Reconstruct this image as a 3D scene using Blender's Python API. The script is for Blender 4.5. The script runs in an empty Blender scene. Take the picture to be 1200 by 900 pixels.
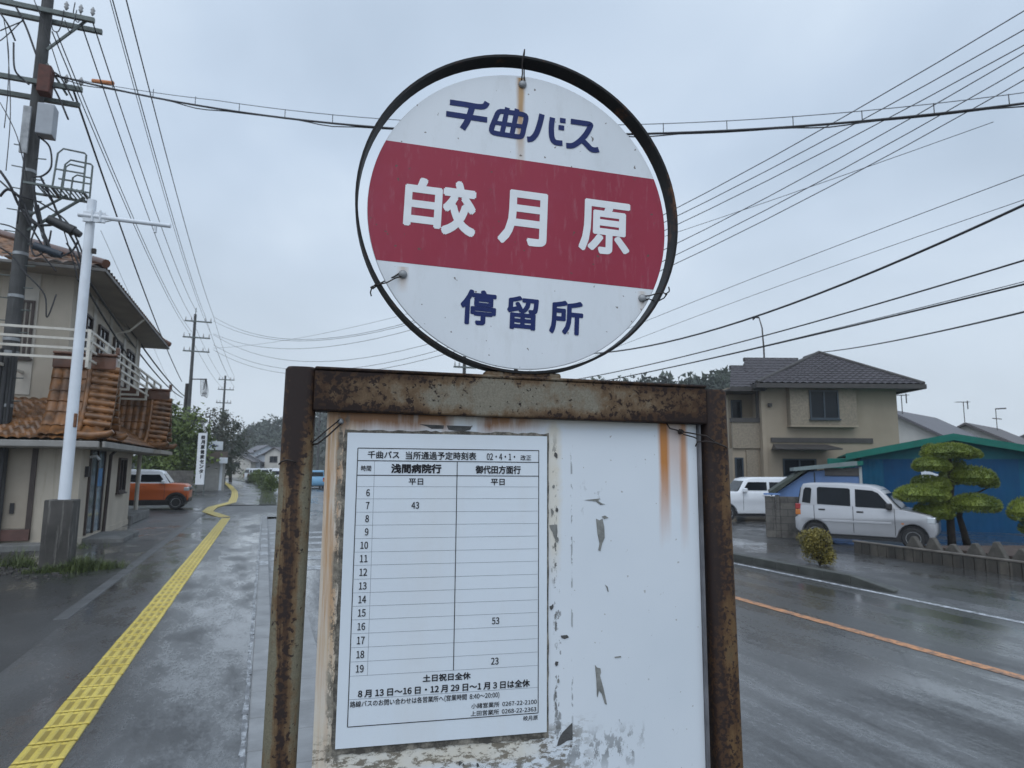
import bpy, math, random
from mathutils import Vector, Matrix
R = math.radians
random.seed(7)
scene = bpy.context.scene
COL = scene.collection

# ------------------------------------------------------------------ camera
FPX = 770.0; W0, H0 = 1200.0, 900.0          # focal length in photo pixels
CAM = Vector((0, 0, 1.82))
PITCH, YAW, ROLL = R(7.36), R(20.35), R(-0.45)
fw = Vector((math.sin(YAW)*math.cos(PITCH), math.cos(YAW)*math.cos(PITCH), math.sin(PITCH)))
r0 = Vector((math.cos(YAW), -math.sin(YAW), 0)); u0 = r0.cross(fw)
rt = r0*math.cos(ROLL) - u0*math.sin(ROLL); up = u0*math.cos(ROLL) + r0*math.sin(ROLL)
cd = bpy.data.cameras.new('camera'); cam = bpy.data.objects.new('camera', cd); COL.objects.link(cam)
m3 = Matrix((rt, up, -fw)).transposed()
cam.matrix_world = Matrix.Translation(CAM) @ m3.to_4x4()
cd.sensor_width = 36.0; cd.lens = 36.0*FPX/W0; cd.clip_start = 0.05; cd.clip_end = 3000
cd.dof.use_dof = True; cd.dof.focus_distance = 1.02; cd.dof.aperture_fstop = 16.0
scene.camera = cam

# ------------------------------------------------------------------ world + sun
SUN_AZ, SUN_EL = R(212), R(52)
wd = bpy.data.worlds.new('World'); scene.world = wd; wd.use_nodes = True
nt = wd.node_tree; nt.nodes.clear(); N = nt.nodes.new; L = nt.links.new
def math_node(tree, op, a, b=None, clamp=False):
    n = tree.nodes.new('ShaderNodeMath'); n.operation = op; n.use_clamp = clamp
    for i, x in enumerate((a, b)):
        if x is None: continue
        if isinstance(x, (int, float)): n.inputs[i].default_value = x
        else: tree.links.new(x, n.inputs[i])
    return n.outputs[0]
sky = N('ShaderNodeTexSky'); sky.sky_type = 'NISHITA'; sky.sun_disc = False
sky.sun_elevation = SUN_EL; sky.sun_rotation = SUN_AZ; sky.air_density = 1.2; sky.dust_density = 4.0; sky.ozone_density = 2.0
bg1 = N('ShaderNodeBackground'); bg1.inputs[1].default_value = 0.06; L(sky.outputs[0], bg1.inputs[0])
geo = N('ShaderNodeNewGeometry')
tc = N('ShaderNodeTexCoord')
nrm = N('ShaderNodeVectorMath'); nrm.operation = 'NORMALIZE'; L(tc.outputs['Generated'], nrm.inputs[0])
sep = N('ShaderNodeSeparateXYZ'); L(nrm.outputs[0], sep.inputs[0])
zz = math_node(nt, 'ADD', math_node(nt, 'MAXIMUM', sep.outputs[2], 0.0), 0.28)
cx = math_node(nt, 'DIVIDE', sep.outputs[0], zz); cy = math_node(nt, 'DIVIDE', sep.outputs[1], zz)
cmb = N('ShaderNodeCombineXYZ'); L(cx, cmb.inputs[0]); L(cy, cmb.inputs[1]); cmb.inputs[2].default_value = 3.1
n1 = N('ShaderNodeTexNoise'); n1.inputs['Scale'].default_value = 1.15; n1.inputs['Detail'].default_value = 4; n1.inputs['Roughness'].default_value = 0.48
n1.inputs['Distortion'].default_value = 0.35; L(cmb.outputs[0], n1.inputs['Vector'])
cr = N('ShaderNodeValToRGB'); L(n1.outputs[0], cr.inputs[0])
e = cr.color_ramp.elements
e[0].position = 0.34; e[0].color = (0.445, 0.545, 0.675, 1); e[1].position = 0.66; e[1].color = (0.645, 0.752, 0.88, 1)
x = cr.color_ramp.elements.new(0.5); x.color = (0.535, 0.643, 0.785, 1)
# towards the horizon the cloud deck thins to a paler, more neutral grey
hz = N('ShaderNodeMapRange'); hz.inputs[1].default_value = 0.0; hz.inputs[2].default_value = 0.42; hz.inputs[3].default_value = 0.8; hz.inputs[4].default_value = 0.0
L(sep.outputs[2], hz.inputs[0])
mh = N('ShaderNodeMixRGB'); L(hz.outputs[0], mh.inputs[0]); L(cr.outputs[0], mh.inputs[1]); mh.inputs[2].default_value = (0.68, 0.755, 0.825, 1)
# the deck is brighter round the hidden sun (behind the photographer)
sd = (math.sin(SUN_AZ)*math.cos(SUN_EL), math.cos(SUN_AZ)*math.cos(SUN_EL), math.sin(SUN_EL))
dt = N('ShaderNodeVectorMath'); dt.operation = 'DOT_PRODUCT'; L(nrm.outputs[0], dt.inputs[0]); dt.inputs[1].default_value = sd
gl = math_node(nt, 'POWER', math_node(nt, 'MAXIMUM', dt.outputs['Value'], 0.0), 1.6)
gain = math_node(nt, 'ADD', math_node(nt, 'MULTIPLY', gl, 0.75), 0.97)
mg = N('ShaderNodeVectorMath'); mg.operation = 'SCALE'; L(mh.outputs[0], mg.inputs[0]); L(gain, mg.inputs[3])
bg2 = N('ShaderNodeBackground'); L(mg.outputs[0], bg2.inputs[0]); bg2.inputs[1].default_value = 1.0
mx = N('ShaderNodeMixShader'); mx.inputs[0].default_value = 0.9; L(bg1.outputs[0], mx.inputs[1]); L(bg2.outputs[0], mx.inputs[2])
wo = N('ShaderNodeOutputWorld'); L(mx.outputs[0], wo.inputs[0])
sl = bpy.data.lights.new('sun', 'SUN'); sl.energy = 0.6; sl.angle = R(45); sl.color = (1, 0.97, 0.92)
so = bpy.data.objects.new('sun', sl); COL.objects.link(so); so.rotation_euler = Vector(sd).to_track_quat('Z', 'Y').to_euler()
scene.view_settings.view_transform = 'Standard'; scene.view_settings.look = 'None'
scene.view_settings.exposure = 0.24; scene.view_settings.gamma = 1.0; scene.view_settings.use_curve_mapping = False
scene.cycles.max_bounces = 6; scene.cycles.volume_bounces = 1

# ------------------------------------------------------------------ survey helpers (photo bearings -> real positions)
def ray(px, py): return fw + rt*((px-600)/FPX) - up*((py-450)/FPX)
def G(px, py, z=0.0):
    d = ray(px, py); return CAM + d*((z-CAM.z)/d.z)
def AX(px, py, X): d = ray(px, py); return CAM + d*(X/d.x)
def AY(px, py, Y): d = ray(px, py); return CAM + d*(Y/d.y)
def AD(px, py, D): return CAM + ray(px, py)*D
def V(*a): return Vector(a)

# ------------------------------------------------------------------ mesh + object helpers
FRAME = {}
def tag(o, label=None, cat=None, group=None, kind=None):
    if label: o['label'] = label
    if cat: o['category'] = cat
    if group: o['group'] = group
    if kind: o['kind'] = kind
    return o
def thing(name, loc, rz=0.0, label=None, cat=None, group=None):
    o = bpy.data.objects.new(name, None); COL.objects.link(o)
    o.location = loc; o.rotation_euler = (0, 0, rz); o.empty_display_size = 0.2
    FRAME[o.name] = Matrix.Translation(Vector(loc)) @ Matrix.Rotation(rz, 4, 'Z')
    return tag(o, label, cat, group)
class MB:
    def __init__(s): s.v = []; s.f = []
    def add(s, vs, fs):
        o = len(s.v); s.v += [tuple(p) for p in vs]; s.f += [tuple(i+o for i in f) for f in fs]; return s
    def box(s, x0, x1, y0, y1, z0, z1, M=None):
        vs = [V(x, y, z) for z in (z0, z1) for y in (y0, y1) for x in (x0, x1)]
        if M is not None: vs = [M @ p for p in vs]
        return s.add(vs, [(0,2,3,1),(4,5,7,6),(0,1,5,4),(2,6,7,3),(0,4,6,2),(1,3,7,5)])
    def bar(s, a, b, w, h=None, upv=V(0,0,1)):
        h = h or w; a = V(*a); b = V(*b); d = (b-a).normalized()
        if abs(d.dot(upv)) > .98: upv = V(0,1,0)
        sx = d.cross(upv).normalized()*(w/2); sz = sx.cross(d).normalized()*(h/2)
        vs = [p+i+j for p in (a, b) for j in (-sz, sz) for i in (-sx, sx)]
        return s.add(vs, [(0,1,3,2),(4,6,7,5),(0,4,5,1),(2,3,7,6),(0,2,6,4),(1,5,7,3)])
    def tube(s, pts, r, n=8, cap=True):
        pts = [V(*p) for p in pts]; k = len(pts); rs = r if isinstance(r, (list, tuple)) else [r]*k
        vs = []; ref = None
        for i, p in enumerate(pts):
            d = (pts[min(i+1, k-1)] - pts[max(i-1, 0)]).normalized()
            if ref is None:
                ref = d.cross(V(0,0,1)) if abs(d.z) < .95 else d.cross(V(0,1,0))
            a = (ref - d*ref.dot(d)).normalized(); ref = a; b = d.cross(a)
            vs += [p + (a*math.cos(2*math.pi*j/n) + b*math.sin(2*math.pi*j/n))*rs[i] for j in range(n)]
        fs = [(i*n+j, i*n+(j+1)%n, (i+1)*n+(j+1)%n, (i+1)*n+j) for i in range(k-1) for j in range(n)]
        if cap: fs += [tuple(range(n-1, -1, -1)), tuple((k-1)*n+j for j in range(n))]
        return s.add(vs, fs)
    def prism(s, poly, fn, t0, t1):
        n = len(poly); vs = [fn(a, b, t0) for a, b in poly] + [fn(a, b, t1) for a, b in poly]
        return s.add(vs, [tuple(range(n-1, -1, -1)), tuple(range(n, 2*n))] + [(i, (i+1)%n, n+(i+1)%n, n+i) for i in range(n)])
    def quad(s, *p): return s.add(p, [tuple(range(len(p)))])
    def lathe(s, prof, c, ax=V(0,0,1), n=20):
        ax = V(*ax).normalized(); a = ax.cross(V(1,0,0)) if abs(ax.x) < .9 else ax.cross(V(0,1,0)); a.normalize(); b = ax.cross(a); c = V(*c)
        vs = [c + ax*h + (a*math.cos(2*math.pi*j/n)+b*math.sin(2*math.pi*j/n))*r for r, h in prof for j in range(n)]
        k = len(prof); fs = [(i*n+j, i*n+(j+1)%n, (i+1)*n+(j+1)%n, (i+1)*n+j) for i in range(k-1) for j in range(n)]
        fs += [tuple(range(n-1, -1, -1)), tuple((k-1)*n+j for j in range(n))]
        return s.add(vs, fs)
    def build(s, name, mat, parent=None, world=False, smooth=None, bevel=0, fix=True):
        me = bpy.data.meshes.new(name); vs = s.v
        fr = FRAME.get(parent.name) if parent is not None else None
        if world and fr is not None:
            inv = fr.inverted(); vs = [inv @ V(*p) for p in vs]
        me.from_pydata([tuple(p) for p in vs], [], s.f); me.update()
        if fix:
            import bmesh
            bm = bmesh.new(); bm.from_mesh(me); bmesh.ops.recalc_face_normals(bm, faces=bm.faces); bm.to_mesh(me); bm.free()
        me.materials.append(mat)
        if smooth:
            me.polygons.foreach_set('use_smooth', [True]*len(me.polygons))
            if smooth is not True: me.set_sharp_from_angle(angle=R(smooth))
        o = bpy.data.objects.new(name, me); COL.objects.link(o)
        if parent is not None:
            o.parent = parent; FRAME[o.name] = fr
        if bevel:
            b = o.modifiers.new('bevel', 'BEVEL'); b.width = bevel; b.segments = 2; b.limit_method = 'ANGLE'; b.angle_limit = R(40)
        return o
def copy_tree(o, parent=None):
    c = o.copy(); COL.objects.link(c)
    if parent is not None: c.parent = parent
    for ch in list(o.children): copy_tree(ch, c)
    return c
def inset(poly, d):
    n = len(poly); out = []
    ar = sum(poly[i][0]*poly[(i+1)%n][1]-poly[(i+1)%n][0]*poly[i][1] for i in range(n)); sg = 1 if ar > 0 else -1
    for i in range(n):
        p = Vector(poly[i-1]); q = Vector(poly[i]); r_ = Vector(poly[(i+1)%n])
        a = (q-p).normalized(); b = (r_-q).normalized()
        na = Vector((-a.y, a.x))*sg; nb = Vector((-b.y, b.x))*sg; m = na+nb
        m = m.normalized() if m.length > 1e-6 else na
        out.append(tuple(q + m*d/max(.45, m.dot(na))))
    return out

# ------------------------------------------------------------------ materials
MATS = {}
def newmat(name):
    m = bpy.data.materials.new(name); m.use_nodes = True; t = m.node_tree
    return m, t, t.nodes['Principled BSDF']
def tex(t, scale, detail=5, rough=.55, vec=None, coord='Object', sc=None, kind='noise'):
    if vec is None:
        c = t.nodes.new('ShaderNodeTexCoord'); vec = c.outputs[coord]
    if sc:
        mp = t.nodes.new('ShaderNodeMapping'); mp.inputs['Scale'].default_value = sc; t.links.new(vec, mp.inputs[0]); vec = mp.outputs[0]
    n = t.nodes.new('ShaderNodeTexNoise' if kind == 'noise' else 'ShaderNodeTexVoronoi'); n.inputs['Scale'].default_value = scale
    if kind == 'noise': n.inputs['Detail'].default_value = detail; n.inputs['Roughness'].default_value = rough
    t.links.new(vec, n.inputs['Vector']); return n.outputs[0]
def ramp(t, fac, stops):
    n = t.nodes.new('ShaderNodeValToRGB'); t.links.new(fac, n.inputs[0]); el = n.color_ramp.elements
    while len(el) < len(stops): el.new(.5)
    for q, (p, c) in zip(el, stops):
        q.position = p; q.color = (c, c, c, 1) if isinstance(c, (int, float)) else (*c, 1)
    return n.outputs[0]
def mix(t, fac, a, b, blend='MIX'):
    n = t.nodes.new('ShaderNodeMixRGB'); n.blend_type = blend
    for i, x in ((0, fac), (1, a), (2, b)):
        if isinstance(x, (int, float)): n.inputs[i].default_value = x if i == 0 else (x, x, x, 1)
        elif isinstance(x, tuple): n.inputs[i].default_value = (*x, 1)
        else: t.links.new(x, n.inputs[i])
    return n.outputs[0]
def bump(t, b, h, strength=.3, dist=.01):
    n = t.nodes.new('ShaderNodeBump'); n.inputs['Strength'].default_value = strength; n.inputs['Distance'].default_value = dist
    t.links.new(h, n.inputs['Height']); t.links.new(n.outputs[0], b.inputs['Normal'])
def pm(name, col, rough=.6, var=.2, scale=4, metallic=0, bmp=0, bdist=.01, coat=0, sc=None, stain=None, stain_amt=.5, spec=None, runs=None):
    if name in MATS: return MATS[name]
    m, t, b = newmat(name)
    f = ramp(t, tex(t, scale, sc=sc), [(.3, 0), (.7, 1)])
    c = mix(t, f, tuple(max(0, q*(1-var)) for q in col), tuple(min(1, q*(1+var)) for q in col))
    if stain:
        g = ramp(t, tex(t, scale*.35, 8, .7, sc=(1.6, 1.6, .35)), [(.5, 0), (.72, stain_amt)])
        c = mix(t, g, c, stain)
    if runs: c = mix(t, ramp(t, tex(t, 1, 7, .7, sc=(11, 11, .8)), [(.54, 0), (.66, .8)]), c, runs)
    t.links.new(c, b.inputs['Base Color']); b.inputs['Roughness'].default_value = rough; b.inputs['Metallic'].default_value = metallic
    if coat: b.inputs['Coat Weight'].default_value = coat; b.inputs['Coat Roughness'].default_value = .08
    if spec is not None: b.inputs['Specular IOR Level'].default_value = spec
    if bmp: bump(t, b, tex(t, scale*6, 6), bmp, bdist)
    MATS[name] = m; return m
def leafmat(name, dark, light, scale=3.0):
    m, t, b = newmat(name)
    f = ramp(t, tex(t, scale, 4), [(.32, 0), (.68, 1)])
    f2 = ramp(t, tex(t, scale*14, 2), [(.3, 0), (.65, 1)])
    c = mix(t, f, dark, light); c = mix(t, .5, c, mix(t, f2, .35, 1.0), 'MULTIPLY')
    t.links.new(c, b.inputs['Base Color']); b.inputs['Roughness'].default_value = .6
    b.inputs['Subsurface Weight'].default_value = 0.0
    return m
def asphalt(name, lo, hi, sc=(1, 1, 1), wet=.55, tint=(1, 1.01, 1.02), film=(.16, .5), rscale=.35, contrast=.05):
    m, t, b = newmat(name)
    big = tex(t, rscale, 7, .6, sc=sc); mid = tex(t, 2.2, 6, .65, sc=sc); fine = tex(t, 120, 6, .8); patch = tex(t, .23, 2, .4)
    grit = tex(t, 30, 6, .8, sc=(1, .5, 1)); w = math_node(t, 'ADD', math_node(t, 'ADD', math_node(t, 'MULTIPLY', big, .46), math_node(t, 'MULTIPLY', mid, .30)), math_node(t, 'MULTIPLY', grit, .24))
    c = mix(t, ramp(t, mid, [(.3, 0), (.7, 1)]), tuple(lo*q for q in tint), tuple(hi*q for q in tint))
    c = mix(t, ramp(t, patch, [(.44, 0), (.47, .45)]), c, tuple(lo*.6*q for q in tint))
    c = mix(t, .6, c, ramp(t, fine, [(.36, .2), (.5, .8), (.66, 1.9)]), 'MULTIPLY')
    crk = tex(t, .55, 0, 0, kind='voronoi'); vn = [n for n in t.nodes if n.type == 'TEX_VORONOI'][-1]; vn.feature = 'DISTANCE_TO_EDGE'
    wv = tex(t, 1.3, 5, .7); va = t.nodes.new('ShaderNodeVectorMath'); va.operation = 'ADD'; t.links.new(t.nodes.new('ShaderNodeTexCoord').outputs['Object'], va.inputs[0]); t.links.new(wv, va.inputs[1]); t.links.new(va.outputs[0], vn.inputs['Vector'])
    cm = math_node(t, 'MULTIPLY', ramp(t, vn.outputs['Distance'], [(0, 1), (.006, .8), (.014, 0)]), ramp(t, tex(t, .35, 3), [(.52, 0), (.6, .8)]))
    c = mix(t, cm, c, (.012, .012, .013))
    t.links.new(c, b.inputs['Base Color'])
    dry = ramp(t, w, [(wet-contrast, 1), (wet+contrast, 0)])
    t.links.new(mix(t, dry, film[0], film[1]), b.inputs['Roughness']); b.inputs['IOR'].default_value = 1.45
    t.links.new(ramp(t, w, [(wet-contrast, .25), (wet, .7), (wet+contrast, 1.0)]), b.inputs['Coat Weight'])
    t.links.new(mix(t, dry, .11, .30), b.inputs['Coat Roughness']); b.inputs['Coat IOR'].default_value = 1.36
    bn = t.nodes.new('ShaderNodeBump'); bn.inputs['Distance'].default_value = .004
    t.links.new(fine, bn.inputs['Height']); t.links.new(mix(t, dry, .1, .5), bn.inputs['Strength'])
    t.links.new(bn.outputs[0], b.inputs['Normal'])
    b2 = t.nodes.new('ShaderNodeBump'); b2.inputs['Distance'].default_value = .002; b2.inputs['Strength'].default_value = .25
    t.links.new(math_node(t, 'MULTIPLY', fine, dry), b2.inputs['Height']); t.links.new(b2.outputs[0], b.inputs['Coat Normal'])
    return m
def rustmat(name, paint, seed, rust_amt=.5, drip=(9, 9, 1.6)):
    m, t, b = newmat(name)
    co = t.nodes.new('ShaderNodeTexCoord'); mp = t.nodes.new('ShaderNodeMapping'); mp.inputs['Location'].default_value = (seed, seed*1.7, seed*.6)
    t.links.new(co.outputs['Object'], mp.inputs[0]); v = mp.outputs[0]
    big = tex(t, 1.0, 8, .62, vec=v, sc=drip); sp = tex(t, 55, 5, .6, vec=v); fn = tex(t, 300, 3, .6, vec=v); mid = tex(t, 22, 8, .7, vec=v)
    a = math_node(t, 'ADD', math_node(t, 'MULTIPLY', big, .62), math_node(t, 'MULTIPLY', mid, .38))
    c = mix(t, ramp(t, fn, [(.3, 0), (.7, 1)]), tuple(q*.72 for q in paint), tuple(q*1.15 for q in paint))
    th = .5 + (0.5-rust_amt)*.35
    c = mix(t, ramp(t, a, [(th-.06, 0), (th+.01, .75)]), c, (.17, .098, .05))
    c = mix(t, ramp(t, a, [(th+.0, 0), (th+.06, .9)]), c, (.05, .028, .02))
    c = mix(t, ramp(t, sp, [(.60, 0), (.64, .95)]), c, (.03, .016, .013))
    c = mix(t, ramp(t, math_node(t, 'MULTIPLY', mid, big), [(.30, 0), (.37, .5)]), c, (.15, .06, .025))
    t.links.new(c, b.inputs['Base Color']); b.inputs['Roughness'].default_value = .6; b.inputs['Specular IOR Level'].default_value = .25
    bump(t, b, mix(t, .5, sp, fn), .45, .0015)
    return m

M_TEXT = pm('ink_black', (.018, .018, .022), .6, .1, 30, spec=.2)
M_NAVY = pm('navy_letter_film', (.009, .020, .105), .5, .12, 40, spec=.25)
M_WLET = pm('white_letter_film', (.72, .74, .76), .45, .05, 30)
M_WIRE = pm('black_cable', (.02, .02, .024), .6, .2, 10)
M_GWIRE = pm('bare_wire', (.11, .12, .14), .5, .2, 10)
M_GALV = pm('galvanised_steel', (.28, .29, .30), .5, .25, 8, metallic=.3)
M_DSTEEL = pm('dark_arm_steel', (.105, .125, .12), .6, .3, 7, metallic=.2)
M_GLASS = pm('dark_window_glass', (.010, .013, .017), .06, .2, 2, spec=.14)
M_RUBBER = pm('tyre_rubber', (.018, .018, .019), .75, .15, 20)
M_RIM = pm('alloy_rim', (.42, .43, .44), .35, .1, 10, metallic=.7)
M_BLKPL = pm('black_plastic', (.02, .02, .022), .5, .15, 15)
M_CHROME = pm('lamp_chrome', (.62, .65, .68), .12, .05, 10, metallic=.6)
M_REDL = pm('red_lamp_lens', (.32, .02, .02), .2, .1, 20, coat=.5)
M_ORL = pm('amber_lamp_lens', (.5, .16, .03), .2, .1, 20, coat=.5)
M_WPOST = pm('white_painted_steel', (.66, .70, .75), .42, .07, 3, stain=(.34, .27, .2), stain_amt=.3)
M_CONC = pm('weathered_concrete', (.15, .15, .145), .85, .3, 3, bmp=.35, stain=(.035, .035, .033), stain_amt=.9)
M_PCONC = pm('pole_concrete', (.062, .062, .062), .8, .3, 2.5, bmp=.3, stain=(.016, .016, .016), stain_amt=.95, runs=(.10, .10, .10))
M_KERB = pm('wet_kerb_concrete', (.05, .052, .046), .5, .35, 3, bmp=.3)
M_KERBL = pm('pale_kerb_concrete', (.21, .215, .22), .5, .25, 3, bmp=.3)
M_BARK = pm('bark', (.035, .028, .022), .9, .35, 6, bmp=.5)
M_RUSTW = pm('rusty_tie_wire', (.02, .014, .012), .7, .35, 60)

# ------------------------------------------------------------------ ground, road, pavement
def bend(x, y):
    return (x - (5.5*((y-50)/57.0)**2 if y > 50 else 0.0), y)
def strip(mb, x0, x1, y0, y1, z, step=4.0, th=0):
    n = max(1, int(math.ceil((y1-y0)/step))); ys = [y0+(y1-y0)*i/n for i in range(n+1)]
    for a, b in zip(ys[:-1], ys[1:]):
        p = [bend(x0, a), bend(x1, a), bend(x1, b), bend(x0, b)]
        if th: 
            vs = [V(q[0], q[1], z-th) for q in p]+[V(q[0], q[1], z) for q in p]
            mb.add(vs, [(3,2,1,0),(4,5,6,7),(0,1,5,4),(1,2,6,5),(2,3,7,6),(3,0,4,7)])
        else: mb.quad(*[V(q[0], q[1], z) for q in p])
    return mb
def struct(name, mb, mat, **k): return tag(mb.build(name, mat, **k), kind='structure')
A_ROAD = asphalt('wet_road_asphalt', .045, .09, sc=(1, .13, 1), wet=.495, film=(.2, .5), rscale=.6, contrast=.06)
A_WALK = asphalt('wet_walk_asphalt', .055, .10, sc=(1, .4, 1), wet=.49, film=(.16, .45), rscale=.5, tint=(.99, 1.01, 1.03))
A_LOT = asphalt('wet_lot_asphalt', .024, .06, sc=(.8, .35, 1), wet=.53, film=(.14, .5), rscale=.5)
A_RLOT = asphalt('wet_forecourt_asphalt', .038, .08, sc=(.7, .4, 1), wet=.5, film=(.16, .5), rscale=.4)
M_GROUND = pm('far_ground', (.06, .062, .055), .8, .35, .3)
struct('ground', MB().quad(V(-450,-200,-.2), V(500,-200,-.2), V(500,500,-.2), V(-450,500,-.2)), M_GROUND)
struct('road', strip(MB(), .62, 9.62, -30, 230, -.12), A_ROAD)
struct('forecourt', MB().quad(V(9.75,-30,-.07), V(60,-30,-.07), V(60,60,-.07), V(9.75,60,-.07)), A_RLOT)
struct('driveway_apron', MB().quad(V(9.62,-30,-.12), V(9.75,-30,-.07), V(9.75,8.3,-.07), V(9.62,8.3,-.12)), A_RLOT)
struct('left_lot', MB().quad(V(-40,-12,-.004), V(-2.1,-12,-.004), V(-2.1,60,-.004), V(-40,60,-.004)), A_LOT)
wk = strip(MB(), -2.1, -.02, -12, 26.6, 0.0)
struct('pavement', wk, A_WALK)
struct('side_street', MB().quad(V(-2.16,26.6,-.03), V(.62,26.6,-.03), V(.62,34.5,-.03), V(-2.16,34.5,-.03)), A_LOT)
struct('far_pavement', strip(MB(), -2.3, -.2, 34.5, 170, 0.0), A_WALK)
struct('far_verge', strip(MB(), -.2, .62, 34.5, 170, .0), pm('verge_soil', (.032, .036, .022), .85, .5, 1.5, bmp=.5))
mb = MB()
y = 9.5
while y < 26:
    mb.box(-2.28, -2.12, y, y+.596, -.08, .004); y += .6
struct('lot_edging', mb, pm('edging_concrete', (.07, .072, .074), .45, .3, 2, bmp=.3), bevel=.01)
mb = MB(); mg_ = MB(); y = -3
while y < 26.5:
    mb.box(-.02, .15, y, y+.594, -.2, .006)
    mg_.box(.15, .62, y, y+.594, -.22, -.105); y += .6
struct('kerb', mb, M_KERBL, bevel=.012)
struct('gutter', mg_, M_KERBL, bevel=.006)
# right kerb with dropped end
mb = MB(); y = 8.95
while y < 58:
    mb.box(9.6, 9.78, y, y+.596, -.25, .035); y += .6
mb.add([V(9.6,8.1,-.25),V(9.78,8.1,-.25),V(9.78,8.946,-.25),V(9.6,8.946,-.25),V(9.6,8.1,-.085),V(9.78,8.1,-.075),V(9.78,8.946,.035),V(9.6,8.946,.035)],
       [(3,2,1,0),(4,5,6,7),(0,1,5,4),(1,2,6,5),(2,3,7,6),(3,0,4,7)])
struct('far_kerb', mb, M_KERB, bevel=.015)
# paint
def paintmat(name, col, wear):
    m, t, b = newmat(name)
    n = tex(t, 9, 9, .75); n2 = tex(t, 120, 3)
    c = mix(t, ramp(t, math_node(t, 'ADD', math_node(t, 'MULTIPLY', n, .7), math_node(t, 'MULTIPLY', n2, .3)), [(wear-.04, 0), (wear+.05, .85)]), col, (.05, .05, .055))
    t.links.new(c, b.inputs['Base Color']); b.inputs['Roughness'].default_value = .4; return m
P_OR = paintmat('orange_line_paint', (.56, .25, .10), .515); P_WH = paintmat('white_line_paint', (.55, .57, .60), .50); P_BAR = paintmat('faded_bar_paint', (.40, .42, .44), .50); P_WW = paintmat('worn_white_paint', (.36, .38, .40), .47)
struct('orange_centre_line', strip(MB(), 6.80, 6.95, -30, 230, -.116), P_OR)
struct('white_edge_line', strip(MB(), 9.31, 9.42, -30, 230, -.116), P_WH)
mb = MB(); y = 2.0
while y < 26:                                         # crumbled mortar seam along the pavement edge
    j = [random.uniform(-.010, .010) for _ in range(4)]
    mb.quad(V(-.062+j[0], y, .004), V(-.03+j[1], y, .004), V(-.03+j[2], y+.25, .004), V(-.062+j[3], y+.25, .004)); y += .25
struct('mortar_seam', mb, P_WW)
mb = MB()
for i in range(6):
    y = 13.4 + i*1.45
    mb.quad(V(-.015, y, .0105), V(.145, y, .0105), V(.145, y+.55, .0105), V(-.015, y+.55, .0105))
    mb.quad(V(.2, y, -.101), V(.62, y, -.101), V(.62, y+.55, -.101), V(.2, y+.55, -.101))
    mb.quad(V(.62, y, -.116), V(3.6, y, -.116), V(3.6, y+.55, -.116), V(.62, y+.55, -.116))
struct('white_road_bars', mb, P_BAR)
# tactile paving: one structure strip of ridged yellow tiles
def ymat(name, lo, hi, dirt):
    m, t, b = newmat(name)
    n = tex(t, 3, 6); n2 = tex(t, 45, 6, .7)
    c = mix(t, ramp(t, n, [(.3, 0), (.7, 1)]), lo, hi)
    c = mix(t, ramp(t, n2, [(.50, 0), (.75, dirt)]), c, (.13, .10, .045))
    t.links.new(c, b.inputs['Base Color']); b.inputs['Roughness'].default_value = .42
    bump(t, b, n2, .2, .002); return m
mb = MB(); mr_ = MB()
def bev_bar(x0, x1, y0, y1, M, z0=.0082, z1=.0155, e_=.009):
    vs = [V(x0,y0,z0),V(x1,y0,z0),V(x1,y1,z0),V(x0,y1,z0),V(x0+e_,y0+e_,z1),V(x1-e_,y0+e_,z1),V(x1-e_,y1-e_,z1),V(x0+e_,y1-e_,z1)]
    mr_.add([M @ p for p in vs], [(4,5,6,7),(0,1,5,4),(1,2,6,5),(2,3,7,6),(3,0,4,7)])
def tact_tile(c, ang, s=.3):
    M = Matrix.Translation(V(c[0], c[1], 0)) @ Matrix.Rotation(ang, 4, 'Z'); h = s/2-.010
    mb.box(-h, h, -h, h, -.03, .008, M)
    for k in range(4):
        xx = -s*.395 + k*s*.2633; bev_bar(xx-.021, xx+.021, -h*.95, h*.95, M)
    for y_ in (-h+.022, h-.022):
        for k in range(3): xx = -s*.395 + (k+.5)*s*.2633; bev_bar(xx-.0185, xx+.0185, y_-.018, y_+.018, M, z1=.013)
y = 1.0
while y < 25.8:
    tact_tile((-1.22 + random.uniform(-.004, .004), y), random.uniform(-.012, .012)); y += .3
path = [G(263, 606), G(243, 599.5), G(249, 594.5), G(272, 588.5), G(275, 582), G(275, 576), G(270, 570), G(262,564)]
for a, b in zip(path[:-1], path[1:]):
    d = b-a; n = max(1, int(d.length/.6)); an = math.atan2(-d.x, d.y)
    for i in range(n):
        p = a+d*(i+.5)/n; hl_ = d.length/n/2-.004
        M = Matrix.Translation(V(p.x, p.y, 0)) @ Matrix.Rotation(an, 4, 'Z'); mb.box(-.2, .2, -hl_, hl_, -.05, .009, M)
        for k in range(4): bev_bar(-.16+k*.107-.03, -.16+k*.107+.03, -hl_, hl_, M, z0=.0092)
struct('tactile_paving', mb, ymat('dark_yellow_tile', (.25, .18, .025), (.35, .26, .04), .6))  # tile beds in a darker yellow than the ribs
struct('tactile_paving_ribs', mr_, ymat('yellow_tile_rib', (.49, .37, .055), (.62, .49, .10), .45))

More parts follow.
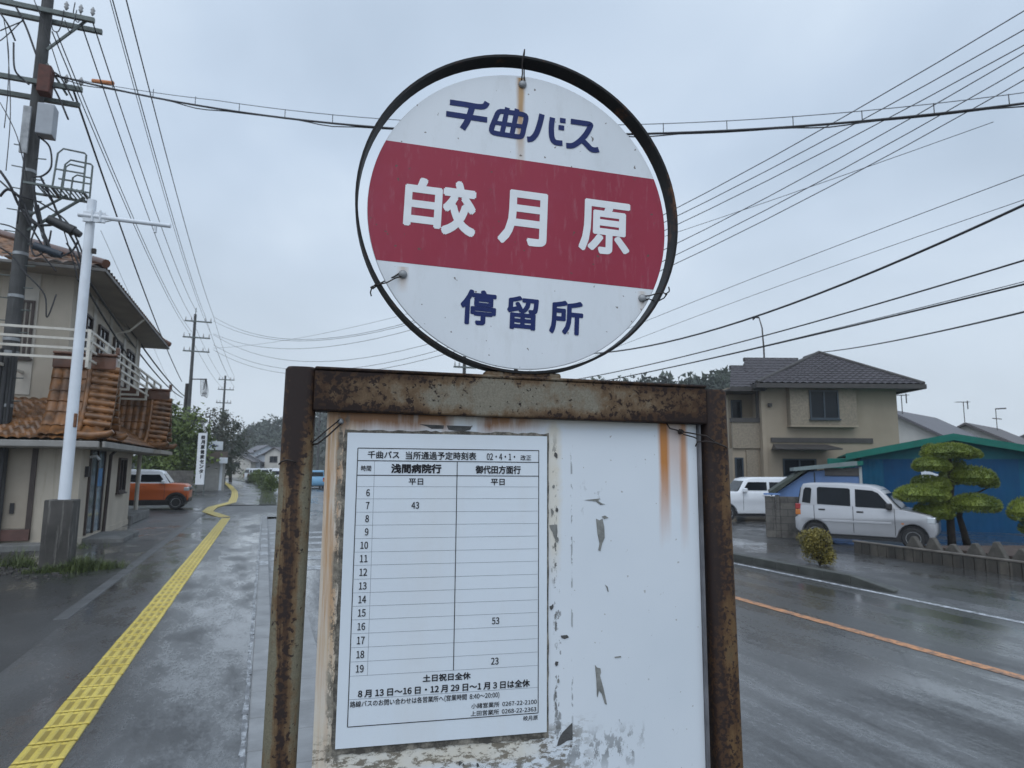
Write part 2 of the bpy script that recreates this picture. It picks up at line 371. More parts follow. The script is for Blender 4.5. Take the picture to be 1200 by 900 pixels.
# ------------------------------------------------------------------ text
FONTC = {}
try:
    import os
    GOTHIC = bpy.data.fonts.load(os.path.join(bpy.utils.system_resource('DATAFILES', path='fonts'), 'Noto Sans CJK Regular.woff2'))
except Exception:
    GOTHIC = None
def text_mesh(s):
    if s in FONTC: return FONTC[s]
    cu = bpy.data.curves.new('t', 'FONT'); cu.body = s; cu.size = 1; cu.resolution_u = 3
    if GOTHIC: cu.font = GOTHIC
    ob = bpy.data.objects.new('t', cu); COL.objects.link(ob)
    dg = bpy.context.evaluated_depsgraph_get(); me = bpy.data.meshes.new_from_object(ob.evaluated_get(dg))
    vs = [v.co.copy() for v in me.vertices]; fs = [tuple(p.vertices) for p in me.polygons]
    bpy.data.objects.remove(ob); bpy.data.curves.remove(cu); bpy.data.meshes.remove(me)
    FONTC[s] = (vs, fs); return FONTC[s]
def fit_text(mb, s, x0, z0, x1, z1, fn, bold=0.02, lay=V(0, -1, 0)):
    """glyph outlines of s fitted to the box; fn(x, z) -> point; bold = half the extra stroke width in ems"""
    vs, fs = text_mesh(s)
    if not vs: return
    a = min(v.x for v in vs); b = max(v.x for v in vs); c = min(v.y for v in vs); d = max(v.y for v in vs)
    r = .43*bold*(z1-z0)/(d-c); k = 8 if bold > .02 else 4
    x0 += r; x1 -= r; z0 += r; z1 -= r
    for q in range(k if bold else 1):
        ox, oz = r*math.cos(2*math.pi*(q+.5)/k), r*math.sin(2*math.pi*(q+.5)/k)
        mb.add([fn(x0+ox+(v.x-a)/(b-a)*(x1-x0), z0+oz+(v.y-c)/(d-c)*(z1-z0)) + lay*(q*1.2e-5) for v in vs], fs)

# ------------------------------------------------------------------ bus stop sign
PHI = R(12.5); AZ = YAW + math.pi/2 - PHI
BP = AD(600, 500, 1.0); bx = V(math.sin(AZ), math.cos(AZ), 0); bn = V(bx.y, -bx.x, 0)       # bn points to the viewer
if bn.y > 0: bn = -bn
S_ROOT = V(BP.x, BP.y, 0); S_RZ = math.atan2(bx.y, bx.x)
sign = thing('bus_stop_sign', S_ROOT, S_RZ, 'rusty framed bus stop sign with round red and white disc above a timetable board', 'bus stop sign')
# local: x along the board, -y to the viewer, z up
def B(px, py, off=0.0):
    """photo bearing -> (x, z) in the sign's own plane, off metres in front of the board"""
    d = ray(px, py); p0 = BP + bn*off; t = (p0-CAM).dot(bn)/d.dot(bn); p = CAM+d*t
    return (p-BP).dot(bx), p.z
def rust2(name, paint, seed, kind):
    m, t, b = newmat(name)
    co = t.nodes.new('ShaderNodeTexCoord'); sp = t.nodes.new('ShaderNodeSeparateXYZ'); t.links.new(co.outputs['Object'], sp.inputs[0]); x, z = sp.outputs[0], sp.outputs[2]
    mp = t.nodes.new('ShaderNodeMapping'); mp.inputs['Location'].default_value = (seed, seed*1.7, seed*.6); t.links.new(co.outputs['Object'], mp.inputs[0]); v = mp.outputs[0]
    big = tex(t, 9, 8, .68, vec=v, sc=(1, 1, .55)); mid = tex(t, 38, 8, .72, vec=v); pit = tex(t, 150, 4, .6, vec=v); run = tex(t, 1, 7, .65, vec=v, sc=(95, 95, 6)); fn = tex(t, 420, 3, .6, vec=v)
    def mr(val, a0, a1, b0, b1):
        n = t.nodes.new('ShaderNodeMapRange'); n.inputs[1].default_value = a0; n.inputs[2].default_value = a1; n.inputs[3].default_value = b0; n.inputs[4].default_value = b1; t.links.new(val, n.inputs[0]); return n.outputs[0]
    A = lambda p, q: math_node(t, 'ADD', p, q); Mu = lambda p, q: math_node(t, 'MULTIPLY', p, q); Ab = lambda p: math_node(t, 'ABSOLUTE', p)
    f = A(A(Mu(big, .5), Mu(mid, .3)), Mu(run, .2 if kind != 'beam' else .08))        # about .3 .. .7
    if kind == 'left':      # one long dark run down the middle, top third rusted through
        core = mr(Ab(A(x, A(.3115, Mu(A(run, -.5), .03)))), .001, .013, .20, 0.0)
        f = A(f, A(core, mr(z, 1.78, 1.90, -.05, .17)))
    elif kind == 'right':   # rusted all over; shade of the inner side face painted in as darker tone
        f = A(f, A(mr(x, .318, .345, .20, .04), mr(z, 1.80, 1.93, .0, .10)))
    else:                   # beam: grey middle, rusted ends, lip and lower edge
        f = A(f, A(mr(Ab(A(x, -.03)), .06, .26, -.015, .17), mr(Ab(A(z, -1.927)), .012, .031, .0, .13)))
    c = mix(t, ramp(t, fn, [(.3, 0), (.7, 1)]), tuple(q*.74 for q in paint), tuple(q*1.14 for q in paint))
    c = mix(t, ramp(t, f, [(.45, 0), (.53, .75)]), c, (.115, .062, .025))
    c = mix(t, ramp(t, f, [(.52, 0), (.61, .88)]), c, (.043, .021, .011))
    c = mix(t, ramp(t, f, [(.63, 0), (.76, .9)]), c, (.016, .010, .009))
    pt = A(Mu(pit, .6), Mu(f, .5)); c = mix(t, ramp(t, pt, [(.595, 0), (.635, .95)]), c, (.018, .011, .010))
    c = mix(t, ramp(t, A(Mu(mid, .7), Mu(pit, .3)), [(.62, 0), (.70, .45)]), c, (.21, .092, .026))
    t.links.new(c, b.inputs['Base Color']); b.inputs['Roughness'].default_value = .68; b.inputs['Specular IOR Level'].default_value = .22
    bump(t, b, mix(t, .5, mid, pit), .5, .0015); return m
RUST_L = rust2('rusted_post_steel', (.135, .122, .085), 1.3, 'left')
RUST_R = rust2('rusted_far_post_steel', (.092, .066, .036), 5.1, 'right')
RUST_B = rust2('rusted_beam_steel', (.195, .178, .14), 3.4, 'beam')
def rsq(w, d, r, n=4):
    out = []
    for cx_, cy_, a0 in ((w/2-r, d/2-r, 0), (-w/2+r, d/2-r, 90), (-w/2+r, -d/2+r, 180), (w/2-r, -d/2+r, 270)):
        for i in range(n+1):
            a = R(a0+90*i/n); out.append((cx_+r*math.cos(a), cy_+r*math.sin(a)))
    return out
def post(xt, xb, ztop, w, mat):
    mb = MB(); zb, zm = 0.0, 1.4
    poly = rsq(w, .042, .012)
    sl_ = (xb-xt)/(ztop-zm)
    n = len(poly); levels = [0.0, ztop-.004, ztop]; 
    vs = []
    for z in levels:
        k = 1.0 if z < ztop else .86
        vs += [V(xt+sl_*(ztop-z)+a*k, b*k+.006, z) for a, b in poly]
    fs = [tuple(range(n-1, -1, -1)), tuple(range(2*n, 3*n))] + [(l*n+i, l*n+(i+1)%n, (l+1)*n+(i+1)%n, (l+1)*n+i) for l in range(2) for i in range(n)]
    return mb.add(vs, fs).build('post', mat, sign, smooth=50)
pl = post(-.310, -.3145, 1.962, .043, RUST_L)
pr = post(.336, .344, 1.951, .043, RUST_R)
mb = MB()
for zc, h, d0, d1 in ((0, .058, -.0165, .022), (.0315, .005, -.0185, .0235)):
    a = V(-.2905, 0, 1.9285+zc); b = V(.3175, 0, 1.9225+zc)
    vs = []
    for p in (a, b):
        vs += [p+V(0, d0, -h/2), p+V(0, d1, -h/2), p+V(0, d1, h/2), p+V(0, d0, h/2)]
    mb.add(vs, [(3,2,1,0),(4,5,6,7),(0,1,5,4),(1,2,6,5),(2,3,7,6),(3,0,4,7)])
beam = mb.build('top_beam', RUST_B, sign, bevel=.003)
mb = MB().box(-.286, .313, -.012, .018, .62, .66); mb.build('lower_rail', RUST_B, sign, bevel=.003)
# base block the posts stand in
MB().box(-.42, .44, -.17, .17, -.1, .11).build('base_block', M_CONC, sign, bevel=.02)
# weathered steel panel -------------------------------------------------
X0, X1, ZT, ZB = -.272, .308, 1.903, 1.0
def panelmat():
    m, t, b = newmat('weathered_white_panel')
    co = t.nodes.new('ShaderNodeTexCoord'); s = t.nodes.new('ShaderNodeSeparateXYZ'); t.links.new(co.outputs['Object'], s.inputs[0])
    x, z = s.outputs[0], s.outputs[2]
    nz = tex(t, 14, 8, .7); nzs = tex(t, 60, 6, .7); st = tex(t, 1, 7, .65, sc=(60, 60, 5)); lg = tex(t, 3, 4)
    def band(v, c, hw, soft, wob=0.0, wn=None):
        q = math_node(t, 'SUBTRACT', v, c)
        if wob: q = math_node(t, 'ADD', q, math_node(t, 'MULTIPLY', math_node(t, 'SUBTRACT', wn or nz, .5), wob))
        q = math_node(t, 'ABSOLUTE', q)
        mr = t.nodes.new('ShaderNodeMapRange'); mr.inputs[1].default_value = hw-soft; mr.inputs[2].default_value = hw+soft; mr.inputs[3].default_value = 1; mr.inputs[4].default_value = 0
        t.links.new(q, mr.inputs[0]); return mr.outputs[0]
    def mul(*a):
        o = a[0]
        for q in a[1:]: o = math_node(t, 'MULTIPLY', o, q)
        return o
    c = mix(t, ramp(t, lg, [(.3, 0), (.7, 1)]), (.60, .65, .70), (.67, .71, .755))
    # yellowed paint round the margins
    ml = band(x, X0, .045, .01, .02); mt = band(z, ZT, .016, .012, .03); mbm = band(z, 1.425, .020, .010, .03)
    mbm = mul(mbm, band(x, -.12, .17, .03, .06))
    mbm = math_node(t, 'MAXIMUM', mbm, mul(band(x, B(649,560)[0], .011, .008, .02), band(z, 1.80, .12, .06)))
    yel = mix(t, ramp(t, nz, [(.35, 0), (.65, 1)]), (.60, .53, .40), (.66, .64, .58))
    c = mix(t, ramp(t, math_node(t, 'MAXIMUM', math_node(t, 'MAXIMUM', ml, mul(mt, .9)), mbm), [(.2, 0), (.8, .8)]), c, yel)
    # rust run down the left fold
    rl = mul(band(x, X0+.010, .012, .010, .012, st), ramp(t, z, [(0, 0)]) if False else band(z, 1.86, .22, .16, .1))
    c = mix(t, mul(band(x, X0+.012, .016, .010, .012, st), band(z, 1.80, .30, .25, .1), ramp(t, tex(t, 1, 7, .7, sc=(210, 210, 7)), [(.36, .25), (.60, 1)])), c, mix(t, st, (.52, .31, .12), (.33, .13, .032)))
    # rust along the top edge
    tr = mul(band(z, ZT-.006, .018, .010, .03, st), ramp(t, tex(t, 1, 5, .6, sc=(13, 13, 2)), [(.40, 0), (.52, 1)]), band(x, -.125, .165, .03))
    c = mix(t, mul(tr, .95), c, mix(t, st, (.46, .20, .05), (.15, .055, .018)))
    # two rust runs under the right hand tie
    for cx_, hw, zt_, zl, am in ((B(780,560)[0], .0078, 1.90, .20, 1.0), (B(803,560)[0], .0055, 1.885, .19, .75), (B(791,540)[0], .018, 1.90, .14, .42)):
        mr = t.nodes.new('ShaderNodeMapRange'); mr.inputs[1].default_value = zt_-zl; mr.inputs[2].default_value = zt_-zl*.35; mr.inputs[3].default_value = 0; mr.inputs[4].default_value = 1
        t.links.new(math_node(t, 'ADD', z, math_node(t, 'MULTIPLY', math_node(t, 'SUBTRACT', st, .5), .05)), mr.inputs[0])
        c = mix(t, mul(band(x, cx_, hw, .003, .010, st), mr.outputs[0], am), c, mix(t, st, (.52, .22, .05), (.36, .13, .03)))
    # dark flaking strip beside the timetable, and speckle where old sheets were peeled off
    fl = mul(band(x, -.2475, .0085, .0020, .012, nzs), ramp(t, tex(t, 1, 9, .78, sc=(60, 60, 26)), [(.46, .0), (.50, 1)]), band(z, 1.64, .26, .02))
    c = mix(t, mul(fl, .92), c, mix(t, ramp(t, nzs, [(.4, 0), (.6, 1)]), (.045, .04, .034), (.24, .22, .18)))
    bt = mul(band(z, 1.412, .034, .012, .04, nz), band(x, -.09, .20, .03, .06), ramp(t, tex(t, 1, 9, .78, sc=(34, 34, 80)), [(.50, 0), (.54, 1)]))
    c = mix(t, mul(bt, .85), c, mix(t, nzs, (.035, .03, .026), (.20, .16, .10)))
    for xc, zc, hh, hw, am, th in ((B(650,650)[0], 1.76, .10, .0045, .75, .53), (B(652,700)[0], 1.62, .16, .0016, .85, .51), (B(671,640)[0], 1.66, .21, .0010, .75, .50), (B(654,790)[0], 1.53, .13, .006, .7, .56), (B(690,590)[0], 1.775, .010, .03, .6, .57), (B(700,880)[0], 1.405, .012, .06, .85, .52), (B(720,880)[0], 1.425, .0012, .05, .7, .5), (B(760,800)[0], 1.48, .09, .05, .5, .66)):
        c = mix(t, mul(band(x, xc, hw, .001, .003, nzs), band(z, zc, hh, .02), ramp(t, tex(t, 1, 6, .7, sc=(90, 90, 45)), [(th, 0), (th+.03, 1)]), am), c, (.09, .09, .085))
    c = mix(t, ramp(t, tex(t, 120, 2, .5), [(.735, 0), (.76, .6)]), c, (.22, .2, .17))
    t.links.new(c, b.inputs['Base Color']); b.inputs['Roughness'].default_value = .38
    bump(t, b, nzs, .08, .001); return m
M_PANEL = panelmat()
mb = MB().box(X0, X1, 0.004, .006, ZB, ZT)
for a, b in ((X0, X0+.0015), (X1-.0015, X1)): mb.box(a, b, .0062, .022, ZB, ZT)
mb.box(X0+.002, X1-.002, .0062, .022, ZT-.0015, ZT)
panel = mb.build('notice_panel', M_PANEL, sign)
# dark rubber trim on the far edge
MB().box(X1+.0005, X1+.004, -.004, .014, ZB, ZT-.004).build('edge_trim', pm('dull_trim', (.12, .12, .13), .5, .4, 20), sign)
# timetable --------------------------------------------------------------
def TB(px, py): return B(px, py, 0.0)
tx0 = (TB(408,506)[0]+TB(392,876)[0])/2; tx1 = (TB(641,512)[0]+TB(641,860)[0])/2; tz1 = TB(520,509)[1]; tz0 = (TB(392,876)[1]+TB(641,860)[1])/2
# grey adhesive rim the sheet is stuck on
def rimmat():
    m, t, b = newmat('old_adhesive_rim'); n = tex(t, 45, 8, .75)
    c = mix(t, ramp(t, n, [(.44, 0), (.54, .4), (.66, 1)]), (.06, .055, .047), (.30, .275, .23))
    t.links.new(c, b.inputs['Base Color']); b.inputs['Roughness'].default_value = .8; bump(t, b, n, .5, .002); return m
def rag_edge(x0, x1, z0, z1, j, n=44):
    pts = []
    for i in range(n): pts.append((x0+(x1-x0)*i/n, z0+random.uniform(-j, j)))
    for i in range(n): pts.append((x1+random.uniform(-j, j)*.5, z0+(z1-z0)*i/n))
    for i in range(n): pts.append((x1-(x1-x0)*i/n, z1+random.uniform(-j, j)))
    for i in range(n): pts.append((x0+random.uniform(-j, j), z1-(z1-z0)*i/n))
    return pts
MB().prism(rag_edge(tx0-.005, tx1+.0032, tz0-.009, tz1+.0045, .0013), lambda a, b, t: V(a, t, b), .0022, .0035).build('adhesive_rim', rimmat(), panel)
M_PAPER = pm('laminated_paper', (.635, .69, .745), .28, .03, 5, stain=(.60, .60, .585), stain_amt=.55, bmp=.035)
sheet = MB().box(tx0, tx1, -.0002, .002, tz0, tz1).build('timetable_sheet', M_PAPER, sign, bevel=.0003)
lt = MB(); Zf = -.0007
def tf(x, z): return V(x, Zf, z)
def hl(xa, xb, z, w): lt.quad(tf(xa, z-w/2), tf(xb, z-w/2), tf(xb, z+w/2), tf(xa, z+w/2))
def vl(x, za, zb, w): lt.quad(tf(x-w/2, za), tf(x+w/2, za), tf(x+w/2, zb), tf(x-w/2, zb))
gx0 = (TB(420.3,524.6)[0]+TB(406.3,851.4)[0])/2; gx1 = (TB(630.8,528.4)[0]+TB(631,835.8)[0])/2
gz1 = (TB(420.3,524.6)[1]+TB(630.8,528.4)[1])/2; gz0 = (TB(406.3,851.4)[1]+TB(631,835.8)[1])/2
def Zl(py, px=None):   # height of a row line read at the left edge
    q = (py-524.6)/(851.4-524.6); return TB(420.3-14*q, py)[1]
rows = [570.2,584.6,600.2,615.5,631.2,647,662.5,678.8,694.8,710.6,726.4,742.7,759.1,775.8,792.5]
zr = [Zl(p) for p in rows]; z_h1 = Zl(539.7); z_h2 = Zl(556.8); z_note = Zl(820)
xh = TB(439.1,540)[0]; xm = TB(535.8,541.8)[0]
TH, TN = .0011, .0004
hl(gx0, gx1, gz1, TH); hl(gx0, gx1, gz0, TH); hl(gx0, gx1, z_h1, TH); hl(gx0, gx1, z_h2, TH)
vl(gx0, gz0, gz1, TH); vl(gx1, gz0, gz1, TH); vl(xm, zr[-1], z_h1, TH)
lt.build('table_rules', M_TEXT, sheet)
lt = MB(); Zf = -.0005
for z in zr: hl(gx0+.001, gx1-.001, z, TN)
hl(gx0+.001, gx1-.001, z_note, TN); vl(xh, zr[-1], z_h1, TN)
lt.build('thin_rules', pm('thin_rule_ink', (.16, .18, .21), .5, .1, 30), sheet)
lt = MB(); Zf = -.0009
Z1 = lambda x, y: (400+x/4.788, 500+y/4.788)
Z2 = lambda x, y: (390+x/4.615, 690+y/4.615)
def tt(s, zf_, x0, y0, x1, y1, bold=.018, yr=None):
    """box: left x0, top y0, bottom y1 at left; yr = bottom at right"""
    a = TB(*zf_(x0, y1)); b = TB(*zf_(x1, y1 if yr is None else yr)); c = TB(*zf_(x0, y0))
    zlow = a[1] if yr is None else (a[1]+b[1])/2
    fit_text(lt, s, a[0], zlow, b[0], zlow+(c[1]-a[1]), tf, bold)
tt('千曲バス', Z1, 147, 135, 325, 178, .02); tt('当所通過予定時刻表', Z1, 360, 138, 757, 184, .018)
tt('02・4・1・', Z1, 815, 149, 975, 187, .012); tt('改正', Z1, 1005, 159, 1065, 189, .012)
tt('時間', Z1, 110, 217, 167, 249, .012); tt('浅間病院行', Z1, 278, 207, 561, 261, .032); tt('御代田方面行', Z1, 752, 217, 1006, 264, .024)
tt('平日', Z1, 377, 290, 459, 327, .02); tt('平日', Z1, 838, 292, 916, 329, .02)
for k, h in enumerate(range(6, 20)):
    s = str(h); zc = (zr[k]+zr[k+1])/2; hh = .0051; cw = .0052
    xr_ = xh-.0052; w = cw if h < 10 else (cw*2.05)
    fit_text(lt, s, xr_-w, zc-hh, xr_, zc+hh, tf, .012)
def mins(s, px, row):
    x = TB(px, 600)[0]; zc = (zr[row]+zr[row+1])/2; fit_text(lt, s, x-.0056, zc-.0049, x+.0056, zc+.0049, tf, .012)
mins('43', 486.4, 1); mins('53', 582, 10); mins('23', 581.6, 13)
tt('土日祝日全休', Z2, 486, 462, 745, 503, .026, 490)
tt('8 月 13 日～16 日・12 月 29 日～1 月 3 日は全休', Z2, 135, 541, 1065, 586, .024, 533)
tt('路線バスのお問い合わせは各営業所へ(営業時間  8:40～20:00)', Z2, 92, 605, 900, 643, .012, 594)
tt('小諸営業所  0267-22-2100', Z2, 748, 614, 1102, 643, .012, 628)
tt('上田営業所  0268-22-2363', Z2, 745, 656, 1100, 685, .012, 667)
tt('皎月原', Z2, 1030, 686, 1108, 712, .012, 708)
lt.build('lettering', M_TEXT, sheet)
# torn paper scraps and bare spots on the panel ----------------------------------
M_SCRAP = pm('bare_grey_patch', (.20, .205, .195), .7, .35, 60, bmp=.3); M_DSCRAP = pm('dark_bare_patch', (.075, .075, .075), .75, .3, 80, bmp=.3)
def patch(pts, mat):
    q = [TB(*p) for p in pts]; MB().prism(q, lambda a, b, t: V(a, t, b), .0031, .0039).build('peeled_patch', mat, panel)
Z3 = lambda x, y: (600+x/4, 675+y/4)
Z4 = lambda x, y: (600+x/4, 420+y/4)
patch([Z3(*p) for p in ((393,420),(402,432),(418,436),(421,455),(416,470),(432,528),(449,606),(440,604),(424,555),(411,540),(405,572),(402,566),(400,500))], M_SCRAP)
patch([Z3(*p) for p in ((286,692),(287,772),(262,776),(232,796),(214,802),(222,772),(240,738))], M_DSCRAP)
patch([Z4(*p) for p in ((398,752),(414,760),(428,752),(436,790),(438,842),(426,870),(418,905),(408,900),(414,868),(404,820))], M_SCRAP)
patch([Z4(*p) for p in ((345,664),(385,660),(415,657),(408,668),(425,680),(440,684),(418,687),(398,671))], M_SCRAP)
patch([Z4(*p) for p in ((424,742),(440,737),(456,748),(436,754))], M_SCRAP)
patch([Z4(*p) for p in ((178,782),(214,780),(216,815),(211,860),(200,838),(192,812),(186,806))], M_SCRAP)
patch([Z3(*p) for p in ((232,282),(262,279),(270,290),(250,298),(236,293))], M_DSCRAP)
patch([Z3(*p) for p in ((440,42),(452,52),(457,76),(452,74),(448,58))], M_SCRAP)
patch([Z3(*p) for p in ((484,382),(514,378),(516,383),(488,388))], M_SCRAP)
Z5 = lambda x, y: (400+x/3, 250+y/3)
patch([Z5(*p) for p in ((275,741),(362,745),(360,757),(318,757),(300,748))], M_DSCRAP)
patch([Z5(*p) for p in ((371,745),(460,748),(455,760),(425,768),(378,760))], M_DSCRAP)
fl_ = random.Random(21)
for k in range(30):
    if k < 8: c_ = (B(651,650)[0]+fl_.gauss(0, .004), fl_.uniform(1.46, 1.86))
    elif k < 18: c_ = (X0+.027+fl_.gauss(0, .003), fl_.uniform(1.42, 1.86))
    else: c_ = (fl_.uniform(-.22, .12), 1.405+fl_.gauss(0, .012))
    n_ = fl_.randint(5, 8); r_ = fl_.uniform(.0012, .0038); q_ = []
    for j in range(n_):
        a_ = 2*math.pi*j/n_+fl_.uniform(-.3, .3); q_.append((c_[0]+r_*math.cos(a_)*fl_.uniform(.4, 1.1), c_[1]+r_*1.5*math.sin(a_)*fl_.uniform(.4, 1.2)))
    MB().prism(q_, lambda a, b, t: V(a, t-.25*max(0, a-c_[0]), b), .0030, .0037).build('paint_flake', (M_SCRAP, M_DSCRAP, M_PANEL)[fl_.choice((0, 1, 1, 2))], panel)
# disc -------------------------------------------------------------------
Dc = (.0155, 2.2145); DR = .2425; TILT = R(-2.0)
def dl(x, z, y): # disc-local -> sign-local
    return V(Dc[0]+x*math.cos(TILT)-z*math.sin(TILT), y, Dc[1]+x*math.sin(TILT)+z*math.cos(TILT))
def dB(px, py):
    a, b = B(px, py); a -= Dc[0]; b -= Dc[1]; return a*math.cos(TILT)+b*math.sin(TILT), -a*math.sin(TILT)+b*math.cos(TILT)
def discmat(name, c0, c1, streak=True):
    m, t, b = newmat(name)
    co = t.nodes.new('ShaderNodeTexCoord'); s = t.nodes.new('ShaderNodeSeparateXYZ'); t.links.new(co.outputs['Object'], s.inputs[0])
    lg = tex(t, 5, 5, sc=(1, 1, .4)); st = tex(t, 1, 6, .7, sc=(110, 110, 9)); sp = tex(t, 95, 2)
    c = mix(t, ramp(t, lg, [(.3, 0), (.7, 1)]), c0, c1)
    if not streak:
        c = mix(t, ramp(t, tex(t, 1, 8, .7, sc=(130, 130, 22)), [(.55, 0), (.68, .30)]), c, (.36, .17, .20)); c = mix(t, ramp(t, tex(t, 12, 7, .7), [(.5, 0), (.7, .35)]), c, (.30, .045, .085))
    for px, py, hw, ln, am in ((610,100,.0056,.17,.95),(472,322,.006,.03,.45),(752,350,.006,.03,.35)):
        x0_, z0_ = B(px, py)
        q = math_node(t, 'ABSOLUTE', math_node(t, 'ADD', math_node(t, 'SUBTRACT', s.outputs[0], x0_), math_node(t, 'MULTIPLY', math_node(t, 'SUBTRACT', st, .5), .012)))
        mr = t.nodes.new('ShaderNodeMapRange'); mr.inputs[1].default_value = hw*.4; mr.inputs[2].default_value = hw*1.6; mr.inputs[3].default_value = 1; mr.inputs[4].default_value = 0; t.links.new(q, mr.inputs[0])
        mz = t.nodes.new('ShaderNodeMapRange'); mz.inputs[1].default_value = z0_-ln; mz.inputs[2].default_value = z0_-ln*.3; mz.inputs[3].default_value = 0; mz.inputs[4].default_value = 1; t.links.new(s.outputs[2], mz.inputs[0])
        top = math_node(t, 'LESS_THAN', s.outputs[2], z0_+.012)
        f = math_node(t, 'MULTIPLY', math_node(t, 'MULTIPLY', mr.outputs[0], mz.outputs[0]), math_node(t, 'MULTIPLY', top, am if streak else am*.12))
        c = mix(t, f, c, mix(t, st, (.52, .34, .16), (.30, .15, .05)))
    c = mix(t, ramp(t, tex(t, 1, 8, .72, sc=(30, 30, 9)), [(.52, 0), (.72, .22 if streak else .12)]), c, (.42, .42, .40) if streak else (.16, .03, .05))
    c = mix(t, ramp(t, sp, [(.715, 0), (.74, .85)]), c, (.10, .075, .06))
    t.links.new(c, b.inputs['Base Color']); b.inputs['Roughness'].default_value = .42; b.inputs['Specular IOR Level'].default_value = .28; return m
NS = 96
circ = lambda r: [(r*math.cos(2*math.pi*i/NS), r*math.sin(2*math.pi*i/NS)) for i in range(NS)]
mb = MB()
prof = [(DR-.001, -.0018), (DR, -.001), (DR, .001)]
vs = [dl(r*math.cos(2*math.pi*j/NS), r*math.sin(2*math.pi*j/NS), y) for r, y in prof for j in range(NS)]
mb.add(vs, [(i*NS+j, i*NS+(j+1)%NS, (i+1)*NS+(j+1)%NS, (i+1)*NS+j) for i in range(2) for j in range(NS)]+[tuple(range(NS)), tuple(2*NS+j for j in range(NS))])
disc = mb.build('disc_plate', discmat('white_enamel_disc', (.64, .675, .71), (.71, .74, .775)), sign)
zt_ = (dB(452,163)[1]+dB(762,212)[1])/2; zb_ = (dB(450,305)[1]+dB(768,341)[1])/2
rr_ = DR-.0006; a0 = math.asin(zb_/rr_); a1 = math.asin(zt_/rr_)
pts = [(rr_*math.cos(a0+(a1-a0)*i/24), rr_*math.sin(a0+(a1-a0)*i/24)) for i in range(25)]
pts += [(-x, z) for x, z in reversed(pts)]
MB().prism(pts, lambda a, b, t: dl(a, b, t), -.0021, -.0017).build('red_band', discmat('faded_crimson_band', (.27, .022, .046), (.31, .030, .058), False), disc)
ZA = lambda x, y: (400+x/3, 50+y/3)
def disc_char(s, zf_, x0, y0, x1, y1, mbx, y, bold):
    cx_, cz_ = dB(*zf_((x0+x1)/2, (y0+y1)/2)); w = dB(*zf_(x1, (y0+y1)/2))[0]-dB(*zf_(x0, (y0+y1)/2))[0]; h = dB(*zf_((x0+x1)/2, y0))[1]-dB(*zf_((x0+x1)/2, y1))[1]
    w *= .985; h *= .93
    fit_text(mbx, s, cx_-w/2, cz_-h/2, cx_+w/2, cz_+h/2, lambda a, b: dl(a, b, y), bold)
lt = MB(); disc_char('白', ZA, 220, 470, 356, 658, lt, -.0025, .030); disc_char('交', ZA, 352, 480, 476, 690, lt, -.0026, .032); lt.build('white_lettering', M_WLET, disc)
lt = MB(); disc_char('月', ZA, 550, 515, 725, 722, lt, -.0025, .021); lt.build('white_lettering', M_WLET, disc)
lt = MB(); disc_char('原', ZA, 833, 550, 1015, 752, lt, -.0025, .021); lt.build('white_lettering', M_WLET, disc)
lt = MB()
for s, x0, y0, x1, y1 in (('停', 417, 265, 545, 399), ('留', 580, 288, 693, 415), ('所', 730, 303, 850, 432)): disc_char(s, Z5, x0, y0, x1, y1, lt, -.0025, .024)
lt.build('blue_lettering', M_NAVY, disc)
lt = MB(); LAY = [0]
def stroke(pts, w=21, closed=False):
    p = [Vector(dB(*ZA(*q))) for q in pts]; hw = w/3/FPX*1.0/2*1.02
    LAY[0] += 1; y = -.0024-.00002*LAY[0]
    n = len(p); out = []
    for i in range(n):
        d = (p[(i+1)%n]-p[i-1]) if closed else (p[min(i+1, n-1)]-p[max(i-1, 0)])
        d.normalize(); nn = Vector((-d.y, d.x)); e_ = 0
        if not closed and 0 < i < n-1:
            a = (p[i]-p[i-1]).normalized(); b = (p[i+1]-p[i]).normalized(); c_ = max(.6, math.sqrt(max(0, (1+a.dot(b))/2)))
        else: c_ = 1
        out.append((p[i]+nn*hw/c_, p[i]-nn*hw/c_))
    for i in range(n if closed else n-1):
        a, b = out[i], out[(i+1)%n]; lt.quad(dl(*a[1], y), dl(*b[1], y), dl(*b[0], y), dl(*a[0], y))
    return
def curve(pts, k=5):
    out = []
    P = [Vector(q) for q in pts]
    for i in range(len(P)-1):
        p0, p1, p2, p3 = P[max(i-1,0)], P[i], P[i+1], P[min(i+2, len(P)-1)]
        for j in range(k):
            t = j/k; out.append(tuple(.5*((2*p1)+(p2-p0)*t+(2*p0-5*p1+4*p2-p3)*t*t+(3*p1-p0-3*p2+p3)*t**3)))
    return out+[tuple(P[-1])]
stroke(curve([(381,212),(430,219),(478,227),(502,226),(512,212)])); stroke([(368,252),(440,263),(512,274)]); stroke(curve([(460,226),(450,258),(440,282),(425,306)]), 22)
stroke(curve([(548,252),(560,244),(600,249),(640,256),(648,268),(641,300),(634,328),(622,333),(580,327),(535,319),(527,306),(537,278),(548,252)], 3)[:-1], 19, True)
stroke([(537,283),(585,290),(641,298)], 16); stroke([(583,231),(573,280),(564,322)], 18); stroke([(617,236),(607,285),(598,328)], 18)
stroke(curve([(704,254),(697,285),(684,322),(668,340),(652,342)])); stroke(curve([(741,266),(737,300),(739,335),(750,352),(776,356)]))
for c in ((777,276),(772,301)): stroke([(c[0]-10, c[1]-1), (c[0]+10, c[1]+2)], 19)
stroke(curve([(805,279),(845,285),(872,290),(872,300),(858,325),(836,349),(812,364),(789,364)])); stroke(curve([(845,345),(862,362),(876,376),(890,380),(903,378)]))
lt.build('logo_lettering', M_NAVY, disc)
